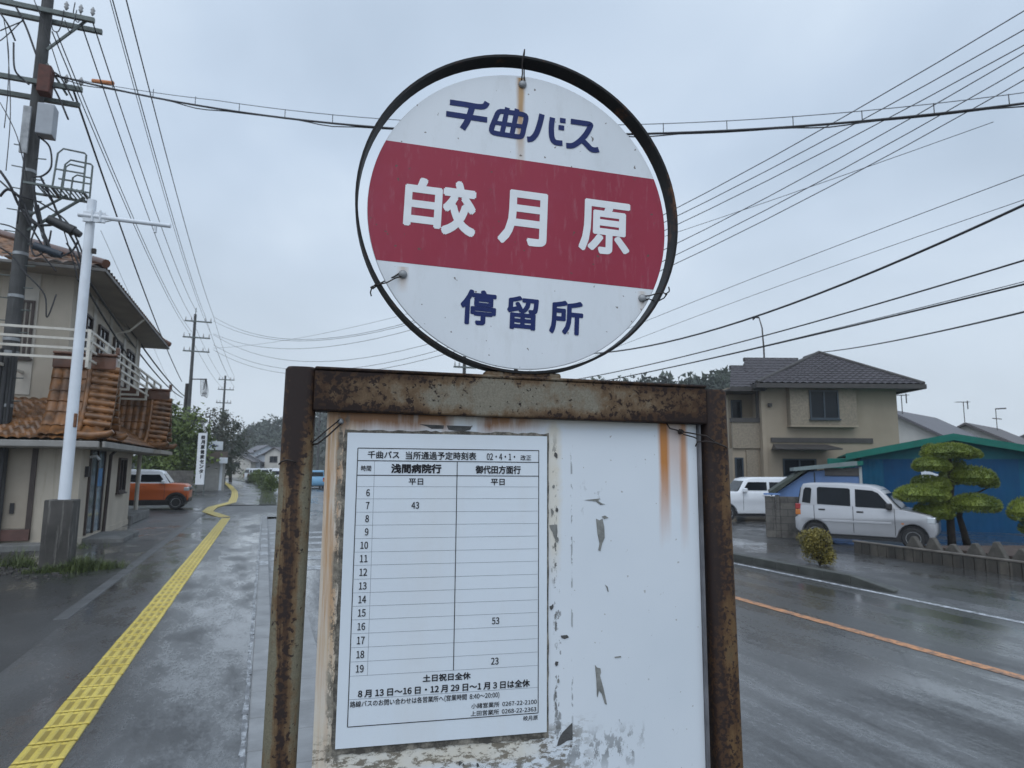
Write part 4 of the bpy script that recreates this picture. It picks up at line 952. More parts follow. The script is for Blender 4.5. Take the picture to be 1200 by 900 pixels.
# ------------------------------------------------------------------ overhead wires
def para(A, M_, t, Bq, k=26):
    """points on the curve through A (0), M_ (t), B (1), quadratic in the vertical plane A-B"""
    out = []
    lin = A.z+(Bq.z-A.z)*t; c = (M_.z-lin)/(t*(t-1)) if M_ is not None else 0
    for i in range(k+1):
        s = i/k; p = A.lerp(Bq, s); p.z = A.z+(Bq.z-A.z)*s+c*s*(s-1); out.append(p)
    return out
def wire(pts, r, label, group=None, mat=None, name='overhead_wire', cat='wire'):
    o = MB().tube(pts, r, 5).build(name, mat or M_WIRE, None, smooth=True)
    return tag(o, label, cat, group)
def pix_plane(px, A, Bq):   # where the bearing of column px crosses the vertical plane through A and B (returns fraction)
    d = ray(px[0], px[1]); n = V(Bq.y-A.y, A.x-Bq.x, 0); t = (A-CAM).dot(n)/d.dot(n); p = CAM+d*t
    return p, ((p-A).xy.dot((Bq-A).xy))/((Bq-A).xy.length_squared)
# along the pavement side, pole to pole
for k, (p0, y0, p1, sag, r) in enumerate((
      ((61,37), 13.2, (221,389), .5, .011), ((66,37), 13.4, (225,389), .6, .011), ((95,27), 13.2, (223,369), .5, .012), ((109,27), 13.2, (231,366), .5, .012),
      ((129,0), 13.2, (247,390), .6, .008), ((132,0), 13.2, (240,369), .4, .012), ((148,0), 13.2, (250,370), .4, .013))):
    A = AY(*p0, y0); Bq = AD(*p1, D2); M_ = A.lerp(Bq, .5); M_.z -= sag
    ext = A+(A-Bq).normalized()*6
    nm = ('lowest thin', 'second lowest', 'third lowest', 'middle', 'thinnest', 'second highest', 'highest')[k]
    wire(([ext] if p0[1] == 0 else [])+para(A, M_, .5, Bq), r, nm+' power line sweeping from the nearest pole to the banner pole', 'power lines along the pavement')
for k, (p0, p1) in enumerate((((223,369),(259.5,442)), ((240,369),(268,442)), ((250,370),(275,442)), ((221,390),(260,454)), ((247,391),(275,454)))):
    A = AD(*p0, D2); Bq = AD(*p1, D3); M_ = A.lerp(Bq, .5); M_.z -= .35
    wire(para(A, M_, .5, Bq, 14), .012, ('outer upper', 'middle upper', 'inner upper', 'outer lower', 'inner lower')[k]+' line strung from the banner pole to the distant pole', 'lines between the distant poles')
A = AY(84, 100, PA.y-.1); Bq = AD(213, 447, D2-.3); p, t = pix_plane((100,155), A, Bq); p2, t2 = pix_plane((150,290), A, Bq)
wire(para(A, p2, t2, Bq), .026, 'thick black cable dropping steeply from the box pole towards the banner pole', 'cables to the banner pole', name='overhead_cable', cat='cable')
for k, (pm_, pe, r) in enumerate((((165,416),(214,466),.03), ((174,416),(216,464),.034), ((157,427),(214,474),.026))):
    A = AY(97, (318,300,330)[k], PA.y-.3); Bq = AD(*pe, D2-.2); p, t = pix_plane(pm_, A, Bq)
    wire(para(A, p, t, Bq), r, ('middle', 'upper and thickest', 'lower')[k]+' sagging telephone cable passing under the eaves of the tiled building', 'telephone cables past the eaves', name='overhead_cable', cat='cable')
# drop wire from the building
A = AD(118, 270, 19); Bq = AD(208, 470, D2); wire(para(A, None, .5, Bq, 10), .006, 'fine drop wire slanting behind the white post down past the roof corner', None)
# the lashed cable crossing the road
A = AY(64, 88, PA.y-.15); Bq = AD(1420, 88, 10.4); p, t = pix_plane((600,157), A, Bq)
main = para(A, p, t, Bq, 40)
cc = thing('lashed_cable', A, 0, 'black cable lashed under a messenger wire crossing the road behind the disc', 'cable')
MB().tube([q-A for q in main], .021, 6).build('cable', M_WIRE, cc, smooth=True)
MB().tube([q-A+V(0,0,.19*min(1, 5*i/40)) for i, q in enumerate(main)], .008, 5).build('messenger_wire', M_GWIRE, cc, smooth=True)
w2 = []
for i in range(81):
    s = i/80; j = min(39, int(s*40)); q = main[j].lerp(main[j+1], s*40-j); w2.append(q-A+V(0, .02*math.sin(i*.5), -.018-.05*max(0, math.sin(i*.55))**2))
MB().tube(w2, .012, 5).build('wrapped_cable', M_WIRE, cc, smooth=True)
mb = MB()
for i in range(3, 40, 2): q = main[i]-A; mb.tube([q, q+V(0,0,.20)], .008, 5); 
mb.build('hanger', M_WIRE, cc)
a = AY(98, 91, PA.y-.15)-A; mb = MB()
mb.tube([main[2]-A+V(0,0,.09), main[3]-A+V(0,0,.14)], .05, 8); mb.build('cable_tag', pm('orange_tag', (.5, .18, .06), .5, .4, 30), cc)
# fan of lines from the banner pole over the road, leaving at the upper right
lefts = [(250,371),(250,376),(250,391),(250,392),(250,404),(250,410)]
mids = [245.5, 255, 265, 287, 300, 310]; ends = [13, 35, 53, 62, 79, 94]
for k in range(6):
    A = AD(lefts[k][0], lefts[k][1], D2); Bq = V(13+.25*k, 5.0+.35*k, 0)
    p1, t1 = pix_plane((790, mids[k]), A, Bq); p2, t2 = pix_plane((1200, ends[k]), A, Bq)
    # quadratic through A, p1, p2 -> value at 1
    f1 = (p1.z-A.z)/t1; f2 = (p2.z-A.z)/t2; c = (f2-f1)/(t2-t1); b_ = f1-c*t1; Bq.z = A.z+b_+c
    pts = []
    for i in range(31): s = i/30; q = A.lerp(Bq, s); q.z = A.z+b_*s+c*s*s; pts.append(q)
    wire(pts, .011, ('topmost', 'second', 'third', 'fourth', 'fifth', 'lowest')[k]+' line from the top in the fan of six rising to the upper right corner', 'six power lines over the road')
A = AD(250, 408, D2); Bq = V(14.5, 9.0, 0); p1, t1 = pix_plane((788,274), A, Bq); p2, t2 = pix_plane((1200,130), A, Bq)
f1 = (p1.z-A.z)/t1; f2 = (p2.z-A.z)/t2; c = (f2-f1)/(t2-t1); b_ = f1-c*t1; Bq.z = A.z+b_+c
wire([V(*(A.lerp(Bq, i/30).xy), A.z+b_*i/30+c*(i/30)**2) for i in range(31)], .008, 'thin line crossing the fan of six power lines at a shallower slope')
# lines along the far side of the road
for k, (ps, r, nm) in enumerate(((((1200,205),(960,296),(760,375)), .007, 'upper thin line'), (((1200,234),(960,318),(750,396)), .006, 'thin messenger line just above the thick cable'),
        (((1200,240),(885,371),(740,409)), .024, 'thick black cable'), (((1200,305),(930,384),(690,442)), .016, 'fourth line from the top'), (((1200,333),(930,398),(700,448)), .017, 'fifth line from the top'), (((1200,330),(1000,380),(720,444)), .007, 'thin twin just above the fifth line'))):
    q = [AX(x_, y_, 11.0-.1*k) for x_, y_ in ps]; Y0, Y1 = 3.0, 37.9
    (ya, za), (yb, zb3), (yc, zc3) = [(v.y, v.z) for v in q]
    def lag(Y): return za*(Y-yb)*(Y-yc)/((ya-yb)*(ya-yc))+zb3*(Y-ya)*(Y-yc)/((yb-ya)*(yb-yc))+zc3*(Y-ya)*(Y-yb)/((yc-ya)*(yc-yb))
    Y1 = min(Y1, yc+6)
    pts = [V(11-.1*k, Y0+(Y1-Y0)*(i/30)**1.5, lag(Y0+(Y1-Y0)*(i/30)**1.5)) for i in range(31)]
    if Y1 < 37.9: pts.append(V(11-.1*k, 37.9, pts[-1].z+(37.9-Y1)*(pts[-1].z-pts[-2].z)/(pts[-1].y-pts[-2].y)))
    wire(pts, r, nm+' running along the far side of the road', 'lines along the far side of the road', name='overhead_cable' if r > .015 else 'overhead_wire')

A = AD(965, 412.5, 31.3); Bq = AX(1200, 360, 14.0); Bx = A.lerp(Bq, 1.25); M_ = A.lerp(Bx, .5); M_.z -= .15
wire(para(A, M_, .5, Bx), .022, 'twisted service cable dropping to the roof peak of the beige house', name='overhead_cable', cat='cable')

# ------------------------------------------------------------------ cars
def bprism(mb, poly, w, b, wf=None):
    """side outline (x, z) given width +-w with rolled edges of radius b; wf(z) overrides the half width"""
    wf = wf or (lambda z: w); n = len(poly)
    rings = []
    for s, steps in ((-1, ((1.0, 0), (.3, .3), (0, 1))), (1, ((0, 1), (.3, .3), (1.0, 0)))):
        for ins, inn in steps:
            q = inset(poly, b*ins) if ins else poly
            rings.append([V(x, s*(wf(z)-b*inn), z) for x, z in q])
    vs = [p for r_ in rings for p in r_]
    fs = [(k*n+i, k*n+(i+1)%n, (k+1)*n+(i+1)%n, (k+1)*n+i) for k in range(5) for i in range(n)]
    fs += [tuple(range(n)), tuple(5*n+i for i in range(n))]
    return mb.add(vs, fs)
def arc(cx_, cz_, r, a0, a1, n=9): return [(cx_+r*math.cos(R(a0+(a1-a0)*i/n)), cz_+r*math.sin(R(a0+(a1-a0)*i/n))) for i in range(n+1)]
def make_car(root, paint, sp, roofpaint=None, two_tone=False):
    """x forward, y left, z up; sp holds the side outline in metres"""
    Lr, Lf, w, wr, xr_, xf_ = sp['rear'], sp['front'], sp['w'], sp['wr'], sp['axr'], sp['axf']
    zb, ar = sp.get('sill', .2), wr+.075
    low = [(Lr+.06, zb+.06)]+[(xr_-ar-.02, zb)]+list(reversed(arc(xr_, wr, ar, 10, 170)))[0:]+[(xr_+ar+.03, zb)]
    low += [(xf_-ar-.03, zb)]+list(reversed(arc(xf_, wr, ar, 10, 170)))+[(xf_+ar+.02, zb)]+[(Lf-.06, zb+.05)]
    low += sp['nose']+sp['belt']+sp['tail']
    low = [q for i, q in enumerate(low) if i == 0 or (Vector(q)-Vector(low[i-1])).length > .012]
    body = bprism(MB(), low, w, .055).build('body', paint, root, smooth=35)
    zc = sp['belt'][-1][1]-.03; kt = sp.get('tumble', .17)
    wf = lambda z: w-.035-max(0, z-zc)*kt
    gh = bprism(MB(), sp['house'], w, .05, wf).build('cabin', roofpaint or paint, root, smooth=40)
    if sp.get('roofcap'):
        bprism(MB(), sp['roofcap'], w, .03, lambda z: wf(z)+.006).build('roof', roofpaint, root, smooth=40)
    side = MB()
    for s in (-1, 1):
        for k, poly in enumerate(sp['glass']):
            MB().prism(poly, lambda a, b, t: V(a, s*(wf(b)+t), b), -.012, .006).build('side_window', M_GLASS, gh)
    for nm, (ax_, az_), (bx2, bz2) in (('windscreen', sp['ws'][0], sp['ws'][1]), ('rear_window', sp['rw'][0], sp['rw'][1])):
        a = V(ax_, 0, az_); b = V(bx2, 0, bz2); d = (b-a).normalized(); n_ = V(d.z, 0, -d.x)
        if (nm == 'windscreen') != (n_.x > 0): n_ = -n_
        vs = []
        for o in (-.02, .008):
            for p in (a, b): vs += [p+n_*o+V(0, -(wf(p.z)-.07), 0), p+n_*o+V(0, (wf(p.z)-.07), 0)]
        MB().add(vs, [(0,1,3,2),(4,6,7,5),(0,4,5,1),(2,3,7,6),(0,2,6,4),(1,5,7,3)]).build(nm, M_GLASS, gh)
    # door seams, handles, mouldings
    sm = MB()
    for s in (-1, 1):
        for x, z0, z1 in sp['seams']: sm.box(x-.006, x+.006, s*w-.006, s*w+.0025, z0, z1)
    sm.build('door_seams', M_BLKPL, body)
    for s in (-1, 1):
        for x, z in sp['handles']: MB().box(x-.085, x+.085, s*w-.01, s*w+.028, z-.022, z+.022).build('door_handle', sp.get('hmat', M_BLKPL), body, bevel=.008)
        if sp.get('mould'):
            x0_, x1_, z0_, z1_ = sp['mould']; MB().box(x0_, x1_, s*w-.01, s*w+.022, z0_, z1_).build('side_moulding', paint, body, bevel=.01)
        mx_, mz_ = sp['mirror']; mr = MB().box(mx_-.06, mx_+.08, s*(w-.03), s*(w+.19), mz_-.08, mz_+.08).build('mirror', sp.get('mmat', M_BLKPL), body, bevel=.035)
        x, z = sp['lamp']; MB().box(x-.2, x+.012, s*(w-.42), s*(w+.006), z-.09, z+.09).build('headlight', M_CHROME, body, bevel=.03)
        x, z0_, z1_ = sp['tlamp']; MB().box(x-.012, x+.13, s*(w-.16), s*(w+.008), (z0_+z1_)/2+.003, z1_).build('tail_light', M_REDL, body, bevel=.015)
        MB().box(x-.012, x+.13, s*(w-.16), s*(w+.008), z0_, (z0_+z1_)/2-.003).build('tail_light', M_ORL, body, bevel=.015)
    for x in sp.get('fog', []): MB().box(x-.03, x+.03, -w-.004, -w+.01, .62, .65).build('side_marker', M_ORL, body)
    lin = MB()
    for x in (xr_, xf_): lin.box(x-ar*.96, x+ar*.96, -w+.14, w-.14, zb+.02, wr+ar*.9)
    lin.box(Lr+.15, Lf-.15, -w+.06, w-.06, zb-.10, zb+.1)  # floor box hung extra low to deepen the shade under the car
    lin.build('underbody', M_BLKPL, root)
    if sp.get('clad'):
        cl = MB()
        for s in (-1, 1):
            for x in (xr_, xf_):
                o = arc(x, wr, ar+.07, 0, 180, 12); i_ = arc(x, wr, ar-.01, 0, 180, 12)
                for k in range(12): cl.add([V(q[0], s*w+s*t, q[1]) for t in (-.01, .014) for q in (o[k], o[k+1], i_[k+1], i_[k])], [(0,1,2,3),(4,7,6,5),(0,4,5,1),(1,5,6,2),(2,6,7,3),(3,7,4,0)])
            cl.box(xr_+ar, xf_-ar, s*w-.01, s*w+.013, zb-.0, zb+.13)
        cl.box(Lf-.25, Lf+.012, -w+.05, w-.05, zb+.03, zb+.2)
        cl.build('wheel_arch_cladding', M_BLKPL, root)
    gr = MB().box(Lf-.05, Lf+.01, -w*.42, w*.42, sp['lamp'][1]-.07, sp['lamp'][1]+.05); gr.build('grille', M_BLKPL, body, bevel=.01)
    for x in (xr_, xf_):
        for s in (-1, 1):
            y = s*(w-.085)
            ty = MB().lathe([(wr*.62, -.085), (wr*.9, -.088), (wr, -.06), (wr, .06), (wr*.9, .088), (wr*.62, .085)], (x, y, wr), (0,1,0), 24)
            wh = ty.build('wheel', M_RUBBER, root, smooth=45)
            rm = MB().lathe([(wr*.16, .0), (wr*.2, .03), (wr*.56, .012), (wr*.63, .03), (wr*.63, -.02)], (x, y+s*.062, wr), (0, s, 0), 20)
            rm = MB()
            rm.lathe([(wr*.52, .0), (wr*.55, .02), (wr*.63, .022), (wr*.63, -.01), (wr*.52, -.03)], (x, y+s*.064, wr), (0, s, 0), 20)
            rm.lathe([(wr*.17, -.02), (wr*.17, .012), (wr*.10, .02)], (x, y+s*.064, wr), (0, s, 0), 12)
            for k in range(5):
                a = 2*math.pi*k/5+.3; rm.bar((x+math.cos(a)*wr*.1, y+s*.066, wr+math.sin(a)*wr*.1), (x+math.cos(a)*wr*.56, y+s*.066, wr+math.sin(a)*wr*.56), wr*.16, .02, V(0,1,0))
            rm.build('rim', M_RIM, wh)
def carpaint(name, col, metallic=0.0): return pm(name, col, .38, .04, 1.5, metallic=metallic, coat=.35, stain=tuple(q*.82 for q in col), stain_amt=.3)
# silver tall wagon (outline measured off the photo: 3.4 m long, 1.62 m high)
SILV = dict(rear=-1.70, front=1.70, w=.735, wr=.275, axr=-1.17, axf=1.17, sill=.27, tumble=.12,
    nose=[(1.695,.42),(1.70,.62),(1.66,.78),(1.58,.86),(1.30,.93)], belt=[(.95,1.0),(.6,1.005),(-1.55,1.03)], tail=[(-1.60,.98),(-1.635,.72),(-1.70,.68),(-1.70,.40)],
    house=[(1.02,.93),(.86,1.06),(.52,1.44),(.40,1.53),(.20,1.59),(-.5,1.635),(-1.3,1.63),(-1.47,1.60),(-1.53,1.5),(-1.61,1.0),(-1.6,.93)],
    glass=[[(-1.50,1.10),(-1.28,1.07),(-1.24,1.46),(-1.27,1.50),(-1.40,1.505),(-1.45,1.44)], [(-1.10,1.06),(-.26,1.03),(-.26,1.47),(-.30,1.50),(-1.05,1.525),(-1.10,1.49)], [(-.14,1.02),(.68,1.0),(.70,1.04),(.42,1.39),(.28,1.455),(-.14,1.485)]],
    ws=[(.93,1.02),(.47,1.47)], rw=[(-1.625,1.04),(-1.545,1.5)], seams=[(-.2,.34,1.03),(.78,.34,1.0),(-1.18,.62,1.03)], handles=[(-.98,.92),(-.03,.89)],
    mould=(-.98,.70,.60,.66), mirror=(.66,1.06), lamp=(1.675,.74), tlamp=(-1.66,.76,1.06), fog=[.95])
P_SILV = carpaint('silver_car_paint', (.40, .405, .425), .3); P_WHITE = carpaint('white_car_paint', (.70, .72, .75)); P_ORANGE = carpaint('orange_car_paint', (.50, .105, .022)); P_BLUE = carpaint('blue_car_paint', (.16, .36, .55))
LOTZ = -.07
def ground_at(px, py): q = G(px, py, LOTZ); return V(q.x, q.y, LOTZ)
a = ground_at(955, 637); b = ground_at(1072, 645)
d = (b-a); d.normalize(); mid = (a+b)/2
nrm_ = V(-d.y, d.x, 0)          # far side
c = mid + nrm_*.75
car = thing('parked_car', c, math.atan2(d.y, d.x), 'silver tall wagon with black door handles parked before the blue shed', 'car')
make_car(car, P_SILV, SILV); car.scale = (.95, .95, .97)
KEI = dict(rear=-1.70, front=1.70, w=.735, wr=.29, axr=-1.21, axf=1.22, sill=.28, tumble=.10,
    nose=[(1.695,.45),(1.70,.80),(1.66,.98),(1.52,1.06)], belt=[(.92,1.10),(.6,1.10),(-1.58,1.12)], tail=[(-1.67,1.0),(-1.70,.7),(-1.70,.42)],
    house=[(1.0,1.03),(.9,1.14),(.66,1.52),(.58,1.58),(.3,1.61),(-1.40,1.61),(-1.52,1.57),(-1.60,1.1),(-1.6,1.03)],
    roofcap=[(.66,1.50),(.62,1.585),(.48,1.64),(.2,1.665),(-1.40,1.665),(-1.56,1.62),(-1.57,1.50)],
    glass=[[(-1.50,1.16),(-1.30,1.16),(-1.28,1.45),(-1.44,1.45)], [(-1.2,1.16),(-.26,1.15),(-.26,1.465),(-1.17,1.465)], [(-.16,1.15),(.72,1.15),(.74,1.18),(.54,1.465),(-.16,1.465)]],
    ws=[(.95,1.13),(.68,1.50)], rw=[(-1.625,1.13),(-1.56,1.5)], seams=[(-.21,.4,1.13),(.76,.4,1.1)], handles=[(-1.02,.98),(-.05,.98)],
    mirror=(.70,1.16), lamp=(1.685,.86), tlamp=(-1.69,.62,1.0))
q = G(205, 597, 0.0)
car2 = thing('parked_car', (q.x-1.21, q.y+.70, 0), 0, 'orange compact car with a white roof nosing out beside the tiled building', 'car')
make_car(car2, P_ORANGE, dict(KEI, clad=True, mmat=P_WHITE, hmat=P_ORANGE), P_WHITE)
W = dict(KEI); W['roofcap'] = None
q = AD(886, 575, 25.6); q.z = LOTZ
car3 = thing('parked_car', (q.x, q.y, LOTZ), -YAW+math.pi, 'white boxy car half hidden between the rusty post and the block wall', 'car')
make_car(car3, P_WHITE, dict(KEI, axf=1.36, roofcap=None, hmat=P_WHITE, mmat=P_WHITE, house=[(1.0,1.03),(.9,1.14),(.70,1.48),(.60,1.58),(.36,1.64),(-1.40,1.66),(-1.54,1.60),(-1.62,1.1),(-1.6,1.03)]), P_WHITE)
# far cars on the road and at the kerb
def far_car(px, py, z, rz, paint, label, w):
    q = G(px, py, z); o = thing('parked_car', (q.x, q.y, z), rz, label, 'car', 'distant cars'); make_car(o, paint, dict(KEI, hmat=paint, mmat=paint), paint); return o
far_car(368, 572, -.12, R(92), P_BLUE, 'light blue car on the road in the slit beside the board', 0)
def far_copy(src, px, py, z, rz, label):
    q = G(px, py, z); c = copy_tree(src); c.location = (q.x, q.y, z); c.rotation_euler = (0, 0, rz); c['label'] = label; c['group'] = 'distant cars'; return c
far_copy(car3, 305, 565.5, 0, R(20), 'white car far off, nearest the shrubs at the pavement bend')
far_copy(car3, 318, 563, 0, R(100), 'white car far off, parked behind the other distant white cars')
far_copy(car3, 328, 568.5, -.1, R(80), 'pale car far off, just left of the rusty post')

# ------------------------------------------------------------------ beige house
M_BEIGE = pm('beige_siding', (.29, .24, .18), .85, .07, 1.2, bmp=.2, bdist=.003, stain=(.2, .165, .12), stain_amt=.35)
M_BEIGE2 = pm('textured_brown_siding', (.22, .185, .14), .85, .22, 14, bmp=.4)
M_SLATE = pm('dark_slate_tile', (.042, .036, .042), .6, .28, 3)
M_DTRIM = pm('dark_trim', (.045, .040, .038), .65, .2, 4)
M_NAVYF = pm('dark_blue_sash', (.02, .032, .045), .4, .2, 8)
SK = 28/FPX
HP = AD(900, 560, 28.0); HP.z = -.07
hs = thing('beige_house', HP, -YAW, 'two storey beige house with a dark hipped tile roof and a projecting window bay', 'house')
def hx(px): return (px-900)*SK
def hz_(py): return (549.5-py)*SK+1.82+.07
def dz(py, y): return (549.5-py)*(28+y)/FPX+1.89
def dx(px, y): return (px-600)/FPX*(28+y)-300*SK
xr0, xr1 = 0, hx(1057); ev = hz_(449)
mb = MB().box(0, xr1, 0, 7.5, -.3, ev+.05); mb.box(-1.36, -.001, .35, 3.0, -.3, hz_(523)+.001); mb.box(-1.1, -.001, 1.5, 4.0, hz_(523), ev+.1)
mb.build('wall', M_BEIGE, hs)
e0, e1 = hx(884), hx(1078); ap = hx(967); oy = -.75
mb = MB(); RD = 3.4; RH = dz(410, RD)-ev; ap = dx(967, RD)
tile_face(mb, (e0, oy, ev), (e1, oy, ev), (ap+.05, RD, ev+RH), (ap-.05, RD, ev+RH), .30, .32, .05, .045)
tile_face(mb, (e1, oy, ev), (e1, 8.2, ev), (ap+.05, RD+1.6, ev+RH), (ap+.05, RD, ev+RH), .30, .32, .05, .045)
tile_face(mb, (e0, 8.2, ev), (e0, oy, ev), (ap-.05, RD, ev+RH), (ap-.05, RD+1.6, ev+RH), .30, .32, .05, .045)
tile_face(mb, (e1, 8.2, ev), (e0, 8.2, ev), (ap-.05, RD+1.6, ev+RH), (ap+.05, RD+1.6, ev+RH), .30, .32, .05, .045)
rf = mb.build('roof', M_SLATE, hs, smooth=60)
mb = MB()
for a, b in (((e0, oy, ev), (ap, RD, ev+RH)), ((e1, oy, ev), (ap, RD, ev+RH)), ((ap, RD, ev+RH), (ap, RD+1.6, ev+RH)), ((e1, 8.2, ev), (ap, RD+1.6, ev+RH))): mb.tube([V(*a)+V(0,0,.06), V(*b)+V(0,0,.08)], .085, 8)
mb.build('hip_cap', M_DTRIM, rf, smooth=50)
mb = MB().box(e0, e1, oy, 8.2, ev-.08, ev-.012); mb.box(e0-.05, e1+.05, oy-.09, oy-.003, ev-.17, ev+.02); mb.box(e1+.003, e1+.08, oy, 8.2, ev-.17, ev+.02); mb.box(e0-.08, e0-.003, oy, 3.2, ev-.17, ev+.02)
mb.build('eave', M_DTRIM, hs)
# wing on the left: lower stepped gable roof
wz = hz_(452)
def dz(py, y): return (549.5-py)*(28+y)/FPX+1.89
def dx(px, y): return (px-600)/FPX*(28+y)-300*SK
mb = MB()
tile_face(mb, (dx(859,-.3), -.3, wz), (.6, -.3, wz), (.6, 2.2, dz(426,2.2)), (dx(861,2.2), 2.2, dz(426,2.2)), .28, .3, .035, .03)
tile_face(mb, (dx(878,1.2), 1.2, dz(436,1.2)), (2.6, 1.2, dz(436,1.2)), (2.7, 2.9, dz(416,2.9)), (dx(878,2.9), 2.9, dz(416,2.9)), .28, .3, .035, .03)
rf2 = mb.build('wing_roof', M_SLATE, hs, smooth=60)
mb = MB().box(dx(878,2.9)-.05, 2.8, 2.85, 3.05, dz(417,2.9)-.1, dz(415,2.9)); mb.box(dx(861,2.2)-.05, dx(878,2.9)-.06, 2.15, 2.35, dz(427,2.2)-.1, dz(424.5,2.2)); mb.build('wing_ridge', M_DTRIM, hs, bevel=.02)
MB().box(dx(859,-.3), -.1, -.36, -.303, wz-.16, wz+.03).build('wing_fascia', M_DTRIM, hs)
MB().box(dx(859,-.3)+.03, -.001, -.30, 2.2, wz-.10, wz-.03).build('wing_soffit', M_DTRIM, hs)
MB().prism([(dx(878,1.2)+.02, dz(436,1.2)-.4), (dx(878,2.9)+.02, dz(436,2.9)-.4), (dx(878,2.9)+.02, dz(417,2.9))], lambda a, b, t: V(a, (1.25 if a < dx(878,2.9) else 2.95) if False else t, b), 2.6, 2.9).build('wing_gable', M_SLATE, hs)
# balcony
MB().box(-1.37, -.002, .22, .345, hz_(523)+.001, hz_(492)).build('balcony_front', M_BEIGE2, hs)
MB().box(-1.42, .02, .16, .40, hz_(492)+.001, hz_(487)).build('balcony_coping', M_DTRIM, hs)
MB().box(-.26, -.08, .2, .4, hz_(487)+.001, wz-.1).build('balcony_post', M_DTRIM, hs)
HM = (M_NAVYF, M_GLASS)
window(hs, -.98, -.5, hz_(488), hz_(462), 1.5, HM, mull=0)
window(hs, -1.28, -.92, .15, hz_(534), .35, HM, mull=0)
MB().box(-.78, -.28, .28, .349, -.1, hz_(525)).build('textured_panel', M_BEIGE2, hs)
MB().box(-.18, -.001, -.06, .34, -.1, ev-.1).build('corner_board', M_BEIGE, hs)
# bay
b0, b1, bz0, bz1 = hx(925.6), hx(1003.6), hz_(496), hz_(450)
MB().box(b0, b1, -.38, -.001, bz0, bz1).build('window_bay', M_BEIGE2, hs, bevel=.01)
MB().box(b0-.03, b1+.03, -.42, -.002, bz0-.08, bz0-.002).build('bay_sill', M_BEIGE, hs)
w_ = window(hs, hx(948), hx(982), hz_(489), hz_(455), -.38, HM)
MB().box(hx(905), hx(1025), -.07, -.002, hz_(516), hz_(510.5)).build('band_trim', M_DTRIM, hs)
mb = MB(); mb.add([V(hx(900),-1.0,hz_(525)),V(hx(976),-1.0,hz_(525)),V(hx(976),-1.0,hz_(523.5)),V(hx(900),-1.0,hz_(523.5)),V(hx(905),-.003,hz_(525)),V(hx(970),-.003,hz_(525)),V(hx(970),-.003,hz_(518)),V(hx(908),-.003,hz_(518))],
    [(0,1,2,3),(7,6,5,4),(0,4,5,1),(1,5,6,2),(2,6,7,3),(3,7,4,0)]); mb.build('canopy', M_DTRIM, hs)
window(hs, hx(918), hx(957), hz_(556), hz_(535), 0, HM)
MB().box(hx(903), hx(907), -.14, -.002, hz_(474), hz_(470)).build('vent_hood', M_DTRIM, hs)
# lamp mast behind the house
lm = AD(896, 430, 37); lm.z = -.07; z1_ = zat(893, 369, 37)
o = thing('street_lamp', lm, -YAW, 'thin crooked lamp mast rising above the beige house roof', 'street lamp')
MB().tube([(0,0,-.1), (0,0,z1_-1.8), (-.05,0,z1_-.6), (-.2,0,z1_)], [.06, .05, .04, .03], 8).build('pole', M_DTRIM, o, smooth=True)
MB().tube([(-.2,0,z1_), (-.42,0,z1_+.02), (-.55,0,z1_-.12)], .05, 8).build('lamp_head', M_BLKPL, o, smooth=True)

# ------------------------------------------------------------------ blue shed with its lean-to
M_BLUE = pm('deep_blue_sheet', (.001, .050, .130), .55, .12, 2, stain=(.003, .07, .14), stain_amt=.5, spec=.2)
M_BLUE2 = pm('teal_blue_sheet', (.002, .075, .145), .55, .15, 2, spec=.2)
M_LBLUE = pm('light_blue_sheet', (.12, .215, .43), .5, .12, 2, stain=(.09, .14, .27), stain_amt=.5)
M_GREEN = pm('green_roof_sheet', (.006, .125, .095), .55, .15, 2.5, stain=(.015, .085, .075), stain_amt=.5, spec=.25)
M_GREENW = pm('green_blue_gable', (.004, .10, .12), .55, .15, 2, spec=.25)
SP = AD(1117, 549, 21.5); SP.z = -.07
sh = thing('blue_shed', SP, R(-44), 'long low blue sheet metal shed with a thick green gable edge', 'shed')
zp, ze_ = 3.14, 2.36; hw_ = 3.75
def corrug(mb, x0, x1, y, z0, z1f, pitch=.16, amp=.018):
    n = int((x1-x0)/pitch*4); vs = []
    for i in range(n+1):
        x = x0+(x1-x0)*i/n; yy = y-amp*(1 if (i//2) % 2 else 0); vs += [V(x, yy, z0), V(x, yy, z1f(x))]
    return mb.add(vs, [(2*i, 2*i+2, 2*i+3, 2*i+1) for i in range(n)])
hl3 = 2.95; zl3 = zp-(zp-ze_)*hl3/hw_
roofz = lambda x: zp-(zp-ze_)*abs(x)/hw_-.12
MB().box(-hl3+.25, hw_-.25, .04, 8.5, -.1, ze_-.2).build('shed_body', M_BLUE2, sh)
for a, b in ((-hl3+.25, -2.0), (1.75, hw_-.25)): mb = MB(); corrug(mb, a, b, 0, -.1, lambda x: 2.32, .16, .007); mb.build('front_wall', M_BLUE2, sh, fix=False)
mb = MB(); corrug(mb, -2.0, 1.75, -.012, -.1, lambda x: 2.32, .22, .006); mb.build('shutter_wall', M_BLUE, sh, fix=False)
MB().prism([(-hl3+.25, 2.321), (hw_-.25, 2.321), (hw_-.25, ze_), (0, zp-.06), (-hl3+.25, zl3)], lambda a, b, t: V(a, t, b), -.02, .03).build('gable_panel', M_GREENW, sh)
